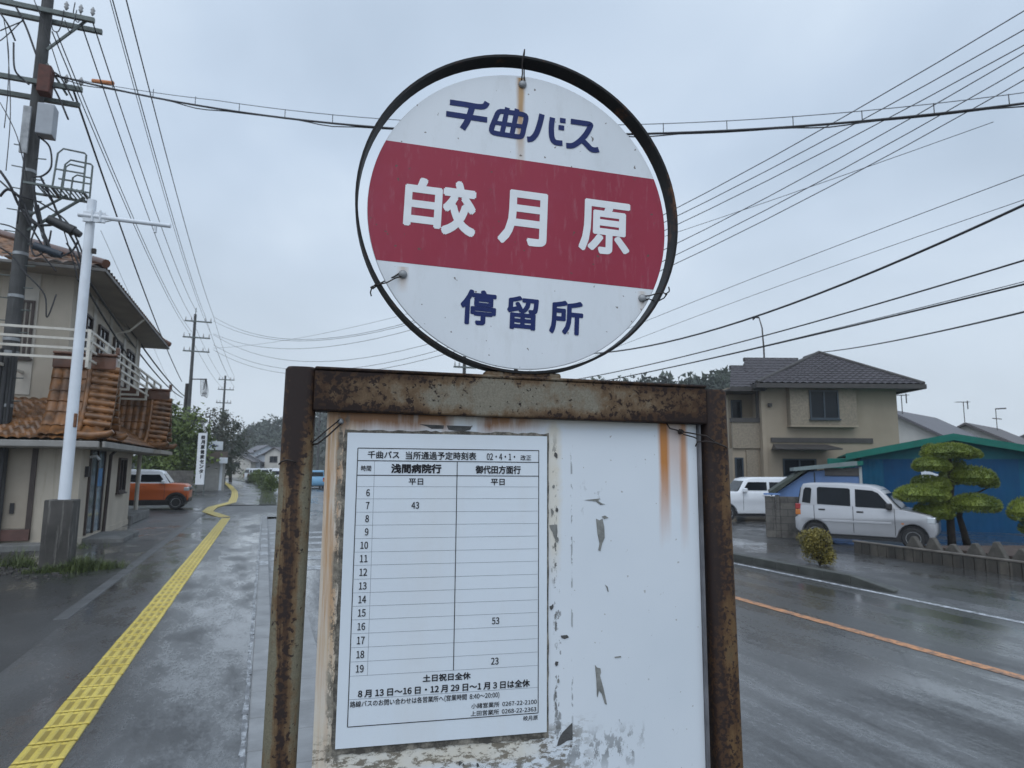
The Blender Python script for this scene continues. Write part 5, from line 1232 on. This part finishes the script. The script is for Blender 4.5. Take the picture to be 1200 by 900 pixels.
for s in (-1, 1):
    hh_, ee_ = (hw_, ze_) if s > 0 else (hl3, zl3)
    mb = MB(); p = [(0, zp), (s*(hh_+.2), ee_-.03), (s*(hh_+.2), ee_-.25), (0, zp-.22)]
    mb.prism(p, lambda a, b, t: V(a, t, b), -.45, -.40); mb.build('barge_board', M_GREEN, sh)
    mb = MB(); mb.prism([(0, zp-.002), (s*(hh_+.18), ee_-.035), (s*(hh_+.18), ee_-.075), (0, zp-.04)], lambda a, b, t: V(a, t, b), -.398, 8.8); mb.build('roof', M_GREEN, sh)
MB().box(-hl3-.75, -hl3+.10, -.1, .5, 1.96, 2.34).build('eave_return', M_GREEN, sh, bevel=.02)
def face(px, py, root, rz):
    e_ = V(math.cos(rz), math.sin(rz), 0); n = V(-e_.y, e_.x, 0); d = ray(px, py); t = (root-CAM).dot(n)/d.dot(n); p = CAM+d*t
    return (p-root).dot(e_), p.z-root.z
MB().prism([face(q[0], q[1], SP, R(-44)) for q in ((1078.5,549),(1105,558),(1105,563),(1080,561))], lambda a, b, t: V(a, t, b), -.06, -.035).build('white_board', M_WPOST, sh)
# lean-to (its own thing)
LS = 20.5/FPX
LP = AD(910, 560, 20.5); LP.z = -.07
LRZ = R(-40)
ln = thing('lean_to_shed', LP, LRZ, 'small light blue lean-to with a sloping grey roof against the blue shed', 'shed')
lx = lambda px: face(px, 565, LP, LRZ)[0]
lz = lambda py: (549.3-py)*LS+1.82+.07
lzz = lambda px, py: face(px, py, LP, LRZ)[1]
MB().prism([(0, -.1), (lx(1010), -.1), (lx(1010), lzz(1010, 547)), (lx(948), lzz(948, 553)), (0, lzz(910, 577))], lambda a, b, t: V(a, t, b), 0, 1.6).build('wall', M_LBLUE, ln)
mb = MB(); mb.prism([(lx(903), lzz(903, 581)), (lx(945), lzz(945, 551)), (lx(946), lzz(946, 547)), (lx(901), lzz(901, 576))], lambda a, b, t: V(a, t, b), -.25, 1.8); mb.build('low_roof', pm('mossy_dark_roof', (.045, .055, .045), .8, .4, 5, bmp=.4), ln)
mb = MB(); mb.prism([(lx(930), lzz(930, 552)), (lx(1004), lzz(1004, 545.5)), (lx(1004), lzz(1004, 540.5)), (lx(930), lzz(930, 548))], lambda a, b, t: V(a, t, b), -.3, 1.7); mb.build('roof', pm('grey_green_roof_edge', (.16, .20, .20), .6, .2, 4), ln)
MB().prism([(lx(1004)+.003, lzz(1004, 545.8)), (lx(1011), lzz(1011, 545)), (lx(1011), lzz(1011, 540.3)), (lx(1004)+.003, lzz(1004, 540.5))], lambda a, b, t: V(a, t, b), -.3, 1.7).build('roof_end', M_GREEN, ln)
MB().box(lx(967), lx(1007), -.02, .05, lzz(985,557), lzz(985,548.5)).build('lintel_panel', pm('brown_grey_board', (.11, .10, .095), .7, .2, 5), ln)
MB().box(lx(967), lx(1007), -.035, .05, lzz(985,557.8), lzz(985,557)-.002).build('lintel_bar', M_DTRIM, ln)
MB().box(lx(1007)+.002, lx(1010.5), -.04, .05, -.1, lzz(1008,547)).build('door_jamb', pm('pale_jamb', (.4, .42, .42), .6, .1, 3), ln)
MB().box(lx(954), lx(955.5), -.012, .02, -.1, lzz(954,553.5)).build('wall_joint', M_NAVYF, ln)
# block wall
BS = 19.0/FPX
bp_ = AD(897, 600, 19.0); bp_.z = -.07
bw = thing('block_wall', bp_, R(-40), 'stained concrete block wall between the white car and the silver wagon', 'wall')
def blockmat():
    m, t, b = newmat('stained_block'); co = t.nodes.new('ShaderNodeTexCoord'); mp = t.nodes.new('ShaderNodeMapping'); mp.inputs['Rotation'].default_value = (R(90), 0, 0); t.links.new(co.outputs['Object'], mp.inputs[0])
    br = t.nodes.new('ShaderNodeTexBrick'); br.inputs['Color1'].default_value = (.15, .14, .125, 1); br.inputs['Color2'].default_value = (.115, .108, .1, 1); br.inputs['Mortar'].default_value = (.06, .058, .055, 1)
    br.inputs['Scale'].default_value = 1; br.inputs['Brick Width'].default_value = .4; br.inputs['Row Height'].default_value = .2; br.inputs['Mortar Size'].default_value = .008; t.links.new(mp.outputs[0], br.inputs['Vector'])
    c = mix(t, ramp(t, tex(t, 2.5, 8, .7), [(.45, 0), (.65, .8)]), br.outputs[0], (.045, .042, .04)); t.links.new(c, b.inputs['Base Color']); b.inputs['Roughness'].default_value = .9; return m
M_BLOCK = blockmat()
mb = MB().box(.40, 1.5, 0, .12, -.1, 1.16); mb.box(.28, .395, -.02, .12, -.1, 1.2); mb.box(.0, .276, .03, .12, -.1, 1.16); mb.build('wall', M_BLOCK, bw)
MB().box(-.03, .42, -.03, .16, 1.203, 1.25).build('blue_cap_sheet', M_LBLUE, bw)

# ------------------------------------------------------------------ garden border with zig-zag stones
q0 = G(1003, 648, LOTZ); q1 = G(1202, 677, LOTZ); d = (q1-q0); Lw = d.length+5.0; d.normalize()
gw = thing('garden_wall', (q0.x, q0.y, LOTZ), math.atan2(d.y, d.x), 'low dark concrete plank border topped with pointed stones in front of the clipped pine', 'garden wall')
def plankmat():
    m, t, b = newmat('wet_plank_concrete'); co = t.nodes.new('ShaderNodeTexCoord'); s = t.nodes.new('ShaderNodeSeparateXYZ'); t.links.new(co.outputs['Object'], s.inputs[0])
    fl = math_node(t, 'FLOOR', math_node(t, 'MULTIPLY', s.outputs[0], 4.6)); wn = t.nodes.new('ShaderNodeTexWhiteNoise'); wn.noise_dimensions = '1D'; t.links.new(fl, wn.inputs['W'])
    c = mix(t, ramp(t, wn.outputs[0], [(.0, .25), (.75, .45), (1, 1.0)]), (.022, .020, .017), (.115, .10, .08)); n = tex(t, 9, 7, .7, sc=(1, 1, .3))
    c = mix(t, ramp(t, n, [(.4, 0), (.65, .75)]), c, (.025, .022, .02)); t.links.new(c, b.inputs['Base Color']); b.inputs['Roughness'].default_value = .55; bump(t, b, n, .3, .01); return m
M_PLANK = plankmat()
mb = MB(); x = -.05; k = 0
while x < Lw: mb.box(x, x+.205, 0, .09, -.1, .245); x += .2173
mb.build('wall', M_PLANK, gw, bevel=.012)
MB().box(-.08, Lw, -.015, .105, .2465, .285).build('coping', pm('wet_coping', (.12, .105, .09), .5, .3, 4, bmp=.3), gw, bevel=.01)
M_STONE = pm('pointed_border_stone', (.075, .068, .058), .8, .35, 6, bmp=.5, stain=(.04, .036, .03), stain_amt=.8)
x = 1.15; k = 0
while x < Lw-.5:
    h = .22+.05*math.sin(k*2.1)+.03*math.sin(k*5.3); mb = MB().prism([(x, .05), (x+.41, .05), (x+.41, .24), (x+.24, .285+h), (x+.17, .285+h), (x, .24)], lambda a, b, t: V(a, t, b), .16, .28)
    mb.build('pointed_stone', M_STONE, gw, bevel=.02); x += .437+.02*math.sin(k*3.7); k += 1
mb = MB(); mb.add([V(1.3,.3,-.1),V(Lw,.3,-.1),V(Lw,4.5,-.1),V(2.6,4.5,-.1),V(1.5,.3,.32),V(Lw,.3,.32),V(Lw,4.2,.42),V(2.9,4.2,.36)], [(3,2,1,0),(4,5,6,7),(0,1,5,4),(1,2,6,5),(2,3,7,6),(3,0,4,7)])
so_ = mb.build('garden_soil', pm('garden_soil_mat', (.055, .036, .027), .9, .4, 6, bmp=.6)); so_.parent = None
so_.matrix_world = FRAME[gw.name]; tag(so_, kind='structure')
rf_ = G(985, 680, -.12)
tag(MB().box(rf_.x-.06, rf_.x+.06, rf_.y-.12, rf_.y+.12, -.119, .02).build('kerb_reflector', M_BLKPL, bevel=.015), 'small dark reflector block at the foot of the far kerb', 'reflector')

# ------------------------------------------------------------------ vegetation
def leaf(mb, p, s, rnd, up_=.5):
    a = V(rnd.uniform(-1,1), rnd.uniform(-1,1), rnd.uniform(-up_,1)).normalized(); b = a.cross(V(rnd.uniform(-1,1), rnd.uniform(-1,1), rnd.uniform(-1,1))).normalized()
    mb.v += [tuple(p-b*s*.4), tuple(p+a*s*.5-b*s*.12), tuple(p+b*s*.4), tuple(p+a*s)]; o = len(mb.v)-4; mb.f.append((o, o+1, o+3, o+2) if False else (o, o+2, o+3, o+1))
def pad(mb, c, rx, ry, rz, rnd, dens=2600, s=.05):
    """clipped pine pad: a lumpy low dome, needles standing out of its whole skin"""
    n = int(dens*(rx*ry)**.75*4)
    for _ in range(n):
        th = rnd.uniform(0, 2*math.pi); ph = math.asin(rnd.uniform(-.75, 1)); lump = 1+.05*math.sin(th*5+c.x*7)+.04*math.sin(th*9+ph*4)
        k = rnd.uniform(.90, 1.0)*lump
        d = V(math.cos(th)*math.cos(ph), math.sin(th)*math.cos(ph), math.sin(ph)); z = d.z*rz*(1.0 if d.z > 0 else .55)
        p = c+V(d.x*rx*k, d.y*ry*k, z*k); nn = V(d.x/rx, d.y/ry, d.z/rz).normalized()
        a = (nn+V(rnd.gauss(0,.3), rnd.gauss(0,.3), rnd.gauss(0,.3)+.15)).normalized(); b = a.cross(V(rnd.uniform(-1,1), rnd.uniform(-1,1), rnd.uniform(-1,1))).normalized()*s*.22
        o = len(mb.v); mb.v += [tuple(p-b), tuple(p+b), tuple(p+a*s)]; mb.f.append((o, o+1, o+2))
    # dark core of twigs
    mb.lathe([(.01, -.30*rz), (.62*rx, -.22*rz), (.80*rx, .1*rz), (.55*rx, .62*rz), (.01, .78*rz)], c, (0,0,1), 14)
M_PINE = leafmat('clipped_pine_needles', (.085, .125, .014), (.24, .29, .04), 2.0)
T0 = 16.6
rnd = random.Random(11)
tp = G(1122, 641, LOTZ); tp.z = LOTZ
def pine_tree(base, D, pads, trunks, label):
    o = thing('pine_tree', base, 0, label, 'tree', 'clipped garden pines')
    def P(px, py, dd): return AD(px, py, D+dd)-base
    tk = MB()
    for pts in trunks: tk.tube([P(*q, dd) for *q, dd in [(a, b, c) for a, b, c in pts]], [.10-.06*i/len(pts) for i in range(len(pts))], 8)
    trunk = None
    cs = []
    for (cx_, cy_, rx, ry, dd) in pads:
        c = P(cx_, cy_, dd); cs.append(c); near = min((P(a, b, e_) for pts in trunks for a, b, e_ in pts), key=lambda q: (q-c).length)
        tk.tube([near, near.lerp(c, .5)+V(0,0,-.05), c+V(0,0,-.08)], [.035, .028, .015], 6)
    tk.build('trunk', M_BARK, o, smooth=True)
    for (cx_, cy_, rx, ry, dd), c in zip(pads, cs):
        m = MB(); k = D/FPX; pad(m, c, rx*k*1.14, rx*k*rnd.uniform(.85, 1.05), ry*k*1.48, rnd); m.build('foliage_pad', M_PINE, o, fix=False)
    return o
zz6 = lambda x, y, rx, ry, dd: (1000+x/6, 460+y/6, rx/6, ry/6, dd)
pads = [zz6(680,432,165,50,0), zz6(545,402,52,26,.3), zz6(850,440,46,28,.2), zz6(548,522,112,46,-.2), zz6(735,525,46,36,.2), zz6(800,608,172,62,.1), zz6(955,642,55,40,-.1),
        zz6(515,630,90,32,.35), zz6(590,664,76,42,-.15), zz6(482,728,168,56,-.2), zz6(850,800,146,58,-.3), zz6(560,850,118,58,-.1), zz6(640,790,90,40,.4)]
pine_tree(tp, T0, pads, [[(1116,642,0),(1114,615,0),(1113,590,.05),(1115,565,0),(1112,545,0),(1113,530,0)], [(1134,640,.2),(1130,625,.15),(1124,605,.1),(1128,585,.1)]], 'cloud pruned pine with flat clipped pads in front of the blue shed')
tp2 = G(1222, 640, LOTZ); tp2.z = LOTZ
pine_tree(tp2, 15.8, [(1206,602,20,13,0),(1232,590,24,12,.2),(1230,620,26,12,-.1),(1240,570,20,10,0)], [[(1222,642,0),(1220,615,0),(1226,590,0),(1236,570,0)]], 'second clipped pine cut off by the edge of the picture')
# roadside shrub
M_SHRUB = leafmat('yellow_green_shrub', (.10, .09, .014), (.30, .24, .05), 5)
def shrub(base, w, h, n, s, mat, label, group=None, cat='shrub', name='shrub', lean=0, sd_=1):
    o = thing(name, base, 0, label, cat, group); r_ = random.Random(sd_); m = MB(); st = MB()
    for k in range(7):
        a = r_.uniform(0, 6.28); st.tube([(0,0,0), (math.cos(a)*w*.25, math.sin(a)*w*.25, h*.4), (math.cos(a)*w*.4, math.sin(a)*w*.4, h*.8)], [.015, .012, .006], 5)
    st.build('stem', M_BARK, o)
    cl = [(V(r_.gauss(0,.2)*w+lean*(q/14-.3), r_.gauss(0,.2)*w, h*(.2+.6*q/14)), w*r_.uniform(.26,.42)*(.6+.6*math.sin(math.pi*(.15+.7*q/14)))) for q in range(15)]
    for _ in range(n):
        c, rr = r_.choice(cl); d = V(r_.gauss(0,1), r_.gauss(0,1), r_.gauss(0,1)).normalized()*rr*r_.uniform(.5,1.05); p = c+d
        if p.z > .02: leaf(m, p, s*r_.uniform(.6,1.3), r_)
    m.build('foliage', mat, o, fix=False); return o
sb = G(959, 664, -.07); shrub(V(sb.x+.15, sb.y+.1, -.07), .52, .74, 8000, .040, M_SHRUB, 'yellowish green shrub leaning over the far kerb', lean=-.16)
# broad trees
def tree(base, h, w, mat, n, s, label, group='trees behind the banner', bare=0.0, sd_=1, crown0=.3, trunk_r=.2):
    o = thing('tree', base, 0, label, 'tree', group); r_ = random.Random(sd_); tk = MB(); cl = []
    top = V(r_.uniform(-.3,.3), r_.uniform(-.3,.3), h*.92)
    tk.tube([(0,0,-.1), (r_.uniform(-.2,.2), r_.uniform(-.2,.2), h*.35), (top.x*.6, top.y*.6, h*.65), top], [trunk_r, trunk_r*.75, trunk_r*.45, trunk_r*.12], 8)
    for k in range(16):
        t = crown0+(.92-crown0)*(k+.5)/16; a = k*2.4+r_.uniform(-.5,.5); rr = w*.5*math.sin(math.pi*(.22+.68*(t-crown0)/(1-crown0)))*r_.uniform(.6,1.1)
        b = V(top.x*t, top.y*t, h*t*.88); e_ = b+V(math.cos(a)*rr, math.sin(a)*rr, h*.10*r_.uniform(.3,1.4)); m_ = b.lerp(e_, .55)+V(0,0,h*.015)
        tk.tube([b, m_, e_], [trunk_r*.35*(1.2-t), trunk_r*.2*(1.2-t), .012], 5)
        for q in range(5 if bare else 3):
            f = e_.lerp(b, r_.uniform(0,.6))+V(r_.gauss(0,.5), r_.gauss(0,.5), r_.gauss(.2,.5))*w*.12; tk.tube([b.lerp(e_, r_.uniform(.3,.9)), f], [.02, .006], 4); cl.append((f, w*r_.uniform(.07,.14)))
        cl.append((e_, w*r_.uniform(.10,.2))); cl.append((m_, w*r_.uniform(.08,.16)))
    tk.build('trunk', M_BARK, o, smooth=True); m = MB()
    for _ in range(n):
        c, rr = r_.choice(cl); p = c+V(r_.gauss(0,.55), r_.gauss(0,.55), r_.gauss(0,.5))*rr; leaf(m, p, s*r_.uniform(.6,1.4), r_)
    m.build('crown', mat, o, fix=False); return o
M_LG = leafmat('fresh_green_leaves', (.05, .085, .014), (.15, .20, .04), .5); M_DG = leafmat('dark_green_leaves', (.018, .030, .014), (.045, .065, .030), .5); M_OL = leafmat('olive_sparse_leaves', (.030, .032, .020), (.075, .075, .045), .5)
def tb(px, D): q = AD(px, 565, D); return V(q.x, q.y, 0)
tree(tb(186, 46), 6.4, 6.0, M_LG, 9000, .26, 'fresh green tree behind the orange car', sd_=2, crown0=.12)
tree(tb(203, 52), 4.9, 4.6, M_LG, 5200, .26, 'pale green spreading tree between the orange car and the banner pole', sd_=3, crown0=.1)
tree(tb(240, 66), 8.2, 7.0, M_OL, 2000, .24, 'thin leaved olive tree behind the small shuttered building', bare=1, sd_=5, crown0=.25)
tree(tb(212, 62), 7.2, 5.5, M_OL, 800, .24, 'sparse olive tree behind the banner pole', bare=1, sd_=6, crown0=.3)
tree(tb(262, 72), 8.2, 4.2, M_DG, 3600, .24, 'dark ivy clad tree wrapped round the distant pole', bare=1, sd_=8, crown0=.05)
tree(tb(270, 80), 7.4, 6.5, M_OL, 700, .22, 'nearly bare tree with reaching twigs before the wooded hill', bare=1, sd_=9, crown0=.3)
for k, (px, py, w_2, h_2) in enumerate(((318, 577, .95, 1.25), (309, 571, 1.2, 1.5), (303, 568.5, 1.0, 1.4), (297, 566, 1.0, 1.1), (290, 563, 1.2, 1.2))):
    q = G(px, py); shrub(V(q.x, q.y, 0), w_2*1.2, h_2*1.05, 2200, .10, M_LG, ('nearest rounded green shrub', 'dark taller shrub', 'third shrub', 'fourth shrub', 'farthest shrub')[k]+' in the strip beside the far pavement', 'verge shrubs', sd_=20+k)
# grass at the foot of the concrete block
gm = MB(); gr_ = random.Random(5)
def blades(cx_, cy_, sx, sy, n, h):
    for _ in range(n):
        p = V(cx_+gr_.gauss(0, sx), cy_+gr_.gauss(0, sy), -.01); a = gr_.uniform(0, 6.28); b = V(math.cos(a), math.sin(a), 0)*.006; l = V(gr_.gauss(0,.4), gr_.gauss(0,.4), 1).normalized()*h*gr_.uniform(.35,1.2)
        o = len(gm.v); gm.v += [tuple(p-b), tuple(p+b), tuple(p+l*.6+b*.7), tuple(p+l*.6-b*.7), tuple(p+l+V(l.x, l.y, -.1)*.3)]; gm.f += [(o, o+1, o+2, o+3), (o+3, o+2, o+4)]
blades(P0.x+.12, P0.y-.28, .16, .06, 420, .20); blades(P0.x+.42, P0.y-.16, .12, .12, 500, .30); blades(P0.x+.75, P0.y+.0, .16, .12, 380, .20)
for k in range(16): blades(P0.x-.5-gr_.random()*1.7, P0.y+gr_.uniform(-.1, 1.3), .09, .09, 70, gr_.uniform(.15, .38))
blades(P0.x-.3, P0.y-.25, .08, .05, 120, .14); blades(-4.0, 17.3, .25, .1, 200, .2)
for k in range(26): blades(.2, 36+k*1.1, .22, .5, 40, .28)
tag(gm.build('grass', leafmat('weedy_grass', (.035, .055, .014), (.12, .15, .045), 4), fix=False), 'tufts of weedy grass round the mossy concrete block', 'grass', kind='stuff')
rb = MB()
for _ in range(500):
    a = V(-4.6+gr_.gauss(0,.7), 14.0+gr_.gauss(0,.6), 0); s = gr_.uniform(.01,.035); rb.box(a.x-s, a.x+s, a.y-s*.8, a.y+s*.7, -.02, s*.9)
tag(rb.build('gravel', pm('dark_gravel', (.05, .046, .042), .8, .4, 12)), 'loose dark gravel and soil beside the concrete block', 'gravel', kind='stuff')

# ------------------------------------------------------------------ banner, small building, walls on the left
BD = 41.0; BK = BD/FPX
q = AD(233, 580, BD)
bn_ = thing('banner_sign', (q.x, q.y, 0), -YAW, 'tall narrow white sign with a column of black characters', 'sign')
zb0, zb1 = zat(232, 568, BD), zat(232, 507, BD)
MB().box(-.27, .27, -.05, .05, zb0, zb1).build('board', pm('white_sign_board', (.68, .70, .73), .5, .08, 3), bn_, bevel=.015)
for x in (-.25, .25): MB().tube([(x,.08,0), (x,.08,zb1-.1)], .03, 8).build('leg', M_DSTEEL, bn_, smooth=50)
lt = MB(); fn = lambda a, b: V(a, -.053, b); zs = zb1-.14; stp = (zb1-zb0-.5)/9.0
for k, ch in enumerate('皎月原健康センタ'):
    fit_text(lt, ch, -.07, zs-k*stp-stp*.9, .20, zs-k*stp, fn, .05)
lt.box(.04, .08, -.0535, -.052, zs-8.9*stp, zs-8.05*stp)
lt.build('lettering', M_TEXT, bn_)
M_SHUT = pm('cream_shutter', (.36, .35, .33), .6, .12, 3); SB = 50.0; SBK = SB/FPX
q = AD(222, 575, SB)
sbd = thing('small_building', (q.x, q.y, 0), R(3), 'low cream building with a shuttered front and a flat white sign on its roof edge', 'building')
sx_ = lambda px: (px-222)*SBK; sz_ = lambda py: zat(240, py, SB)
MB().box(0, sx_(259), 0, 4, -.1, sz_(532)).build('wall', M_SHUT, sbd)
MB().box(-.2, sx_(261), -.7, 4.2, sz_(537), sz_(529)).build('roof', pm('brown_flat_roof', (.11, .085, .07), .7, .2, 3), sbd, bevel=.03)
mb = MB()
for k in range(16): mb.box(.5, sx_(250), -.04-.012*(k % 2), -.001, .1+k*.13, .1+k*.13+.128)
mb.build('shutter', M_SHUT, sbd)
MB().box(sx_(253), sx_(256), -.06, -.001, 0, sz_(538)).build('white_pilaster', M_WPOST, sbd)
MB().box(sx_(252), sx_(261), -.9, -.701, sz_(543), sz_(536)).build('awning', M_WPOST, sbd, bevel=.03)
rs = MB().box(sx_(234), sx_(255), -.6, -.5, sz_(527), sz_(517)+.02).build('roof_sign', pm('white_roof_sign', (.62, .66, .70), .5, .1, 3), sbd)
lt = MB(); fit_text(lt, 'センター', sx_(236), sz_(525), sx_(250), sz_(519.5), lambda a, b: V(a, -.603, b), .05); lt.build('lettering', M_NAVY, rs)
q = AD(178, 570, 40)
fw2 = thing('block_wall', (q.x-3.5, q.y+2.0, 0), -YAW*.2, 'grey garden block wall behind the orange car', 'wall'); MB().box(0, 5.6, 0, .15, -.1, 1.55).build('wall', M_BLOCK, fw2)

# ------------------------------------------------------------------ houses beyond
M_PALE = pm('pale_house_wall', (.48, .47, .44), .8, .1, 1); M_GROOF = pm('grey_sheet_roof', (.10, .095, .105), .55, .15, 2); M_BROOF = pm('brown_grey_roof', (.09, .08, .082), .6, .2, 2)
def gable_house(px, D, w, dp, eave, ridge, az, label, wall, roof, group='houses farther off', zb=-.1, wins=((.25, .5),)):
    q = AD(px, 560, D); o = thing('distant_house', (q.x, q.y, zb), az, label, 'house', group)
    MB().prism([(-w/2, -.5), (w/2, -.5), (w/2, eave), (0, ridge-.05), (-w/2, eave)], lambda a, b, t: V(a, t, b), 0, dp).build('wall', wall, o)
    k = (ridge-eave)/(w/2)
    mb = MB()
    for s in (-1, 1): mb.prism([(0, ridge+.02), (s*(w/2+.5), eave-.5*k+.02), (s*(w/2+.5), eave-.5*k-.13), (0, ridge-.13)], lambda a, b, t: V(a, t, b), -.45, dp+.45)
    mb.build('roof', roof, o)
    for f0, f1 in wins: window(o, -w*f1/2, w*f0/2, eave*.62, eave*.88, 0, (M_DTRIM, M_GLASS), mull=1)
    return o
h1 = gable_house(1046, 40, 6.0, 9, 4.0, 5.75, -YAW-R(48), 'white walled house with a plain grey roof just behind the beige house', M_PALE, M_GROOF)
h2 = gable_house(1138, 46, 6.2, 9, 3.7, 5.4, -YAW-R(48), 'white gabled house with a brown grey roof behind the blue shed', M_PALE, M_BROOF)
h3 = gable_house(1215, 52, 6.5, 9, 3.6, 5.2, -YAW-R(48), 'farthest grey roofed house at the edge behind the blue shed', M_PALE, M_GROOF)
def antenna(px, py0, py1, D, label, kind=0):
    z0_, z1_ = zat(px, py0, D), zat(px, py1, D); q = AD(px, py0, D); o = thing('antenna', q, -YAW, label, 'antenna', 'roof antennas')
    MB().tube([(0,0,-.6), (0,0,z1_-z0_)], .03, 6).build('mast', M_DTRIM, o)
    m = MB(); h = z1_-z0_
    if kind: m.bar((0,0,h), (.8,0,h+.05), .09); m.bar((-.3,0,h*.3), (.4,0,h*.25), .06)
    else:
        m.bar((-.5,0,h), (.4,0,h+.02), .03)
        for k in range(6): m.bar((-.5+k*.17, -.25, h), (-.5+k*.17, .25, h), .02)
        m.bar((.3,0,h-.5), (.3,0,h+.1), .05)
    m.build('elements', M_DTRIM, o)
antenna(1130, 487, 471, 47, 'thin roof antenna on the brown grey roof'); antenna(1168, 495, 479, 50, 'stout short mast above the far roofs', 1); antenna(1057, 476, 463, 41, 'small aerial beside the beige house corner')
# village down the road
for k, (px, D, w_3, ea, ri, az, lab) in enumerate(((290, 125, 4.2, 3.0, 4.2, .3, 'pale blue grey gabled house at the far end of the pavement'), (299, 140, 5.0, 2.6, 3.8, -.5, 'low cream house beside the pale gabled house down the road'), (308, 130, 5.5, 3.2, 4.6, .4, 'small white house under the wooded hill'),
       (321, 125, 5.0, 4.4, 5.6, -.4, 'white house beside the rusty post'), (331, 150, 6.0, 4.6, 6.2, .2, 'taller pale house above the far cars'), (276, 120, 5.0, 3.0, 4.2, .2, 'grey house half hidden by the ivy clad tree'), (312, 160, 6.5, 5.5, 7.2, .7, 'farthest pale house at the foot of the hill'))):
    gable_house(px, D, w_3, 7, ea, ri, -YAW+az, lab, pm('village_wall_%s' % ('pale', 'warm')[k % 2], ((.40, .43, .47), (.45, .43, .39))[k % 2], .8, .12, .8), (M_GROOF, M_BROOF)[k % 2], 'village houses down the road', 0)
q = G(312, 566, 0)
# wooded hill
RIDGE = [(120, 553, 250), (190, 545, 250), (240, 532, 250), (270, 522, 250), (290, 504, 250), (312, 495, 250), (335, 491, 250), (380, 484, 240), (430, 477, 225), (520, 466, 200), (620, 458, 175), (700, 452, 158), (740, 449, 150), (775, 444, 140), (830, 438, 130), (880, 441, 130), (960, 462, 140), (1040, 500, 150), (1120, 520, 155), (1260, 535, 160)]
def ridge_at(px):
    for (a, ya, da), (b, yb, db) in zip(RIDGE[:-1], RIDGE[1:]):
        if a <= px <= b: t = (px-a)/(b-a); return ya+(yb-ya)*t, da+(db-da)*t
hv = []; hf = []; cols = list(range(120, 1261, 20))
for px in cols:
    y_, D = ridge_at(px); top = AD(px, y_, D); top.z -= 3.0; foot = AD(px, 560, D*.70); foot.z = -.3; back = AD(px, 560, D*1.5); back.z = max(.2, top.z*.5)
    hv += [foot, foot.lerp(top, .5)+V(0,0,max(0, top.z*.08)), top, back]
for i in range(len(cols)-1):
    for j in range(3): a = i*4+j; hf.append((a, a+1, a+5, a+4))
struct('hill', MB().add(hv, hf), pm('hill_floor', (.03, .034, .024), .9, .3, .2), smooth=True)
fr_ = random.Random(9); fm = MB()
for _ in range(2600):
    px = fr_.uniform(125, 1255); y_, D = ridge_at(px); t = fr_.random()**.7
    top = AD(px, y_, D); foot = AD(px, 560, D*.70); foot.z = 0; top.z -= 3.4; c = foot.lerp(top, t); c.z += 1.0
    rr = fr_.uniform(1.6, 3.0); hh = rr*fr_.uniform(.9, 1.5)
    for _k in range(26):
        d = V(fr_.gauss(0,1), fr_.gauss(0,1), fr_.gauss(.15,1)).normalized(); p = c+V(d.x*rr, d.y*rr, d.z*hh+hh*.3)*fr_.uniform(.75,1.05); leaf(fm, p, fr_.uniform(.9,1.7), fr_, .2)
tag(fm.build('hillside_woods', leafmat('far_woods', (.012, .022, .012), (.036, .054, .028), .09), fix=False), 'dense mixed wood covering the low hill behind the houses', 'woods', kind='stuff')

# ------------------------------------------------------------------ damp air
hzm = bpy.data.materials.new('damp_air'); hzm.use_nodes = True; t = hzm.node_tree; t.nodes.clear()
vo = t.nodes.new('ShaderNodeVolumePrincipled'); vo.inputs['Color'].default_value = (.96, .98, 1, 1); vo.inputs['Density'].default_value = .0007; vo.inputs['Anisotropy'].default_value = .2
out = t.nodes.new('ShaderNodeOutputMaterial'); t.links.new(vo.outputs[0], out.inputs['Volume'])
tag(MB().box(-455, 505, -205, 505, -1.4, 44).build('haze', hzm), 'thin rainy haze over the road and the far hill', 'haze', kind='stuff')
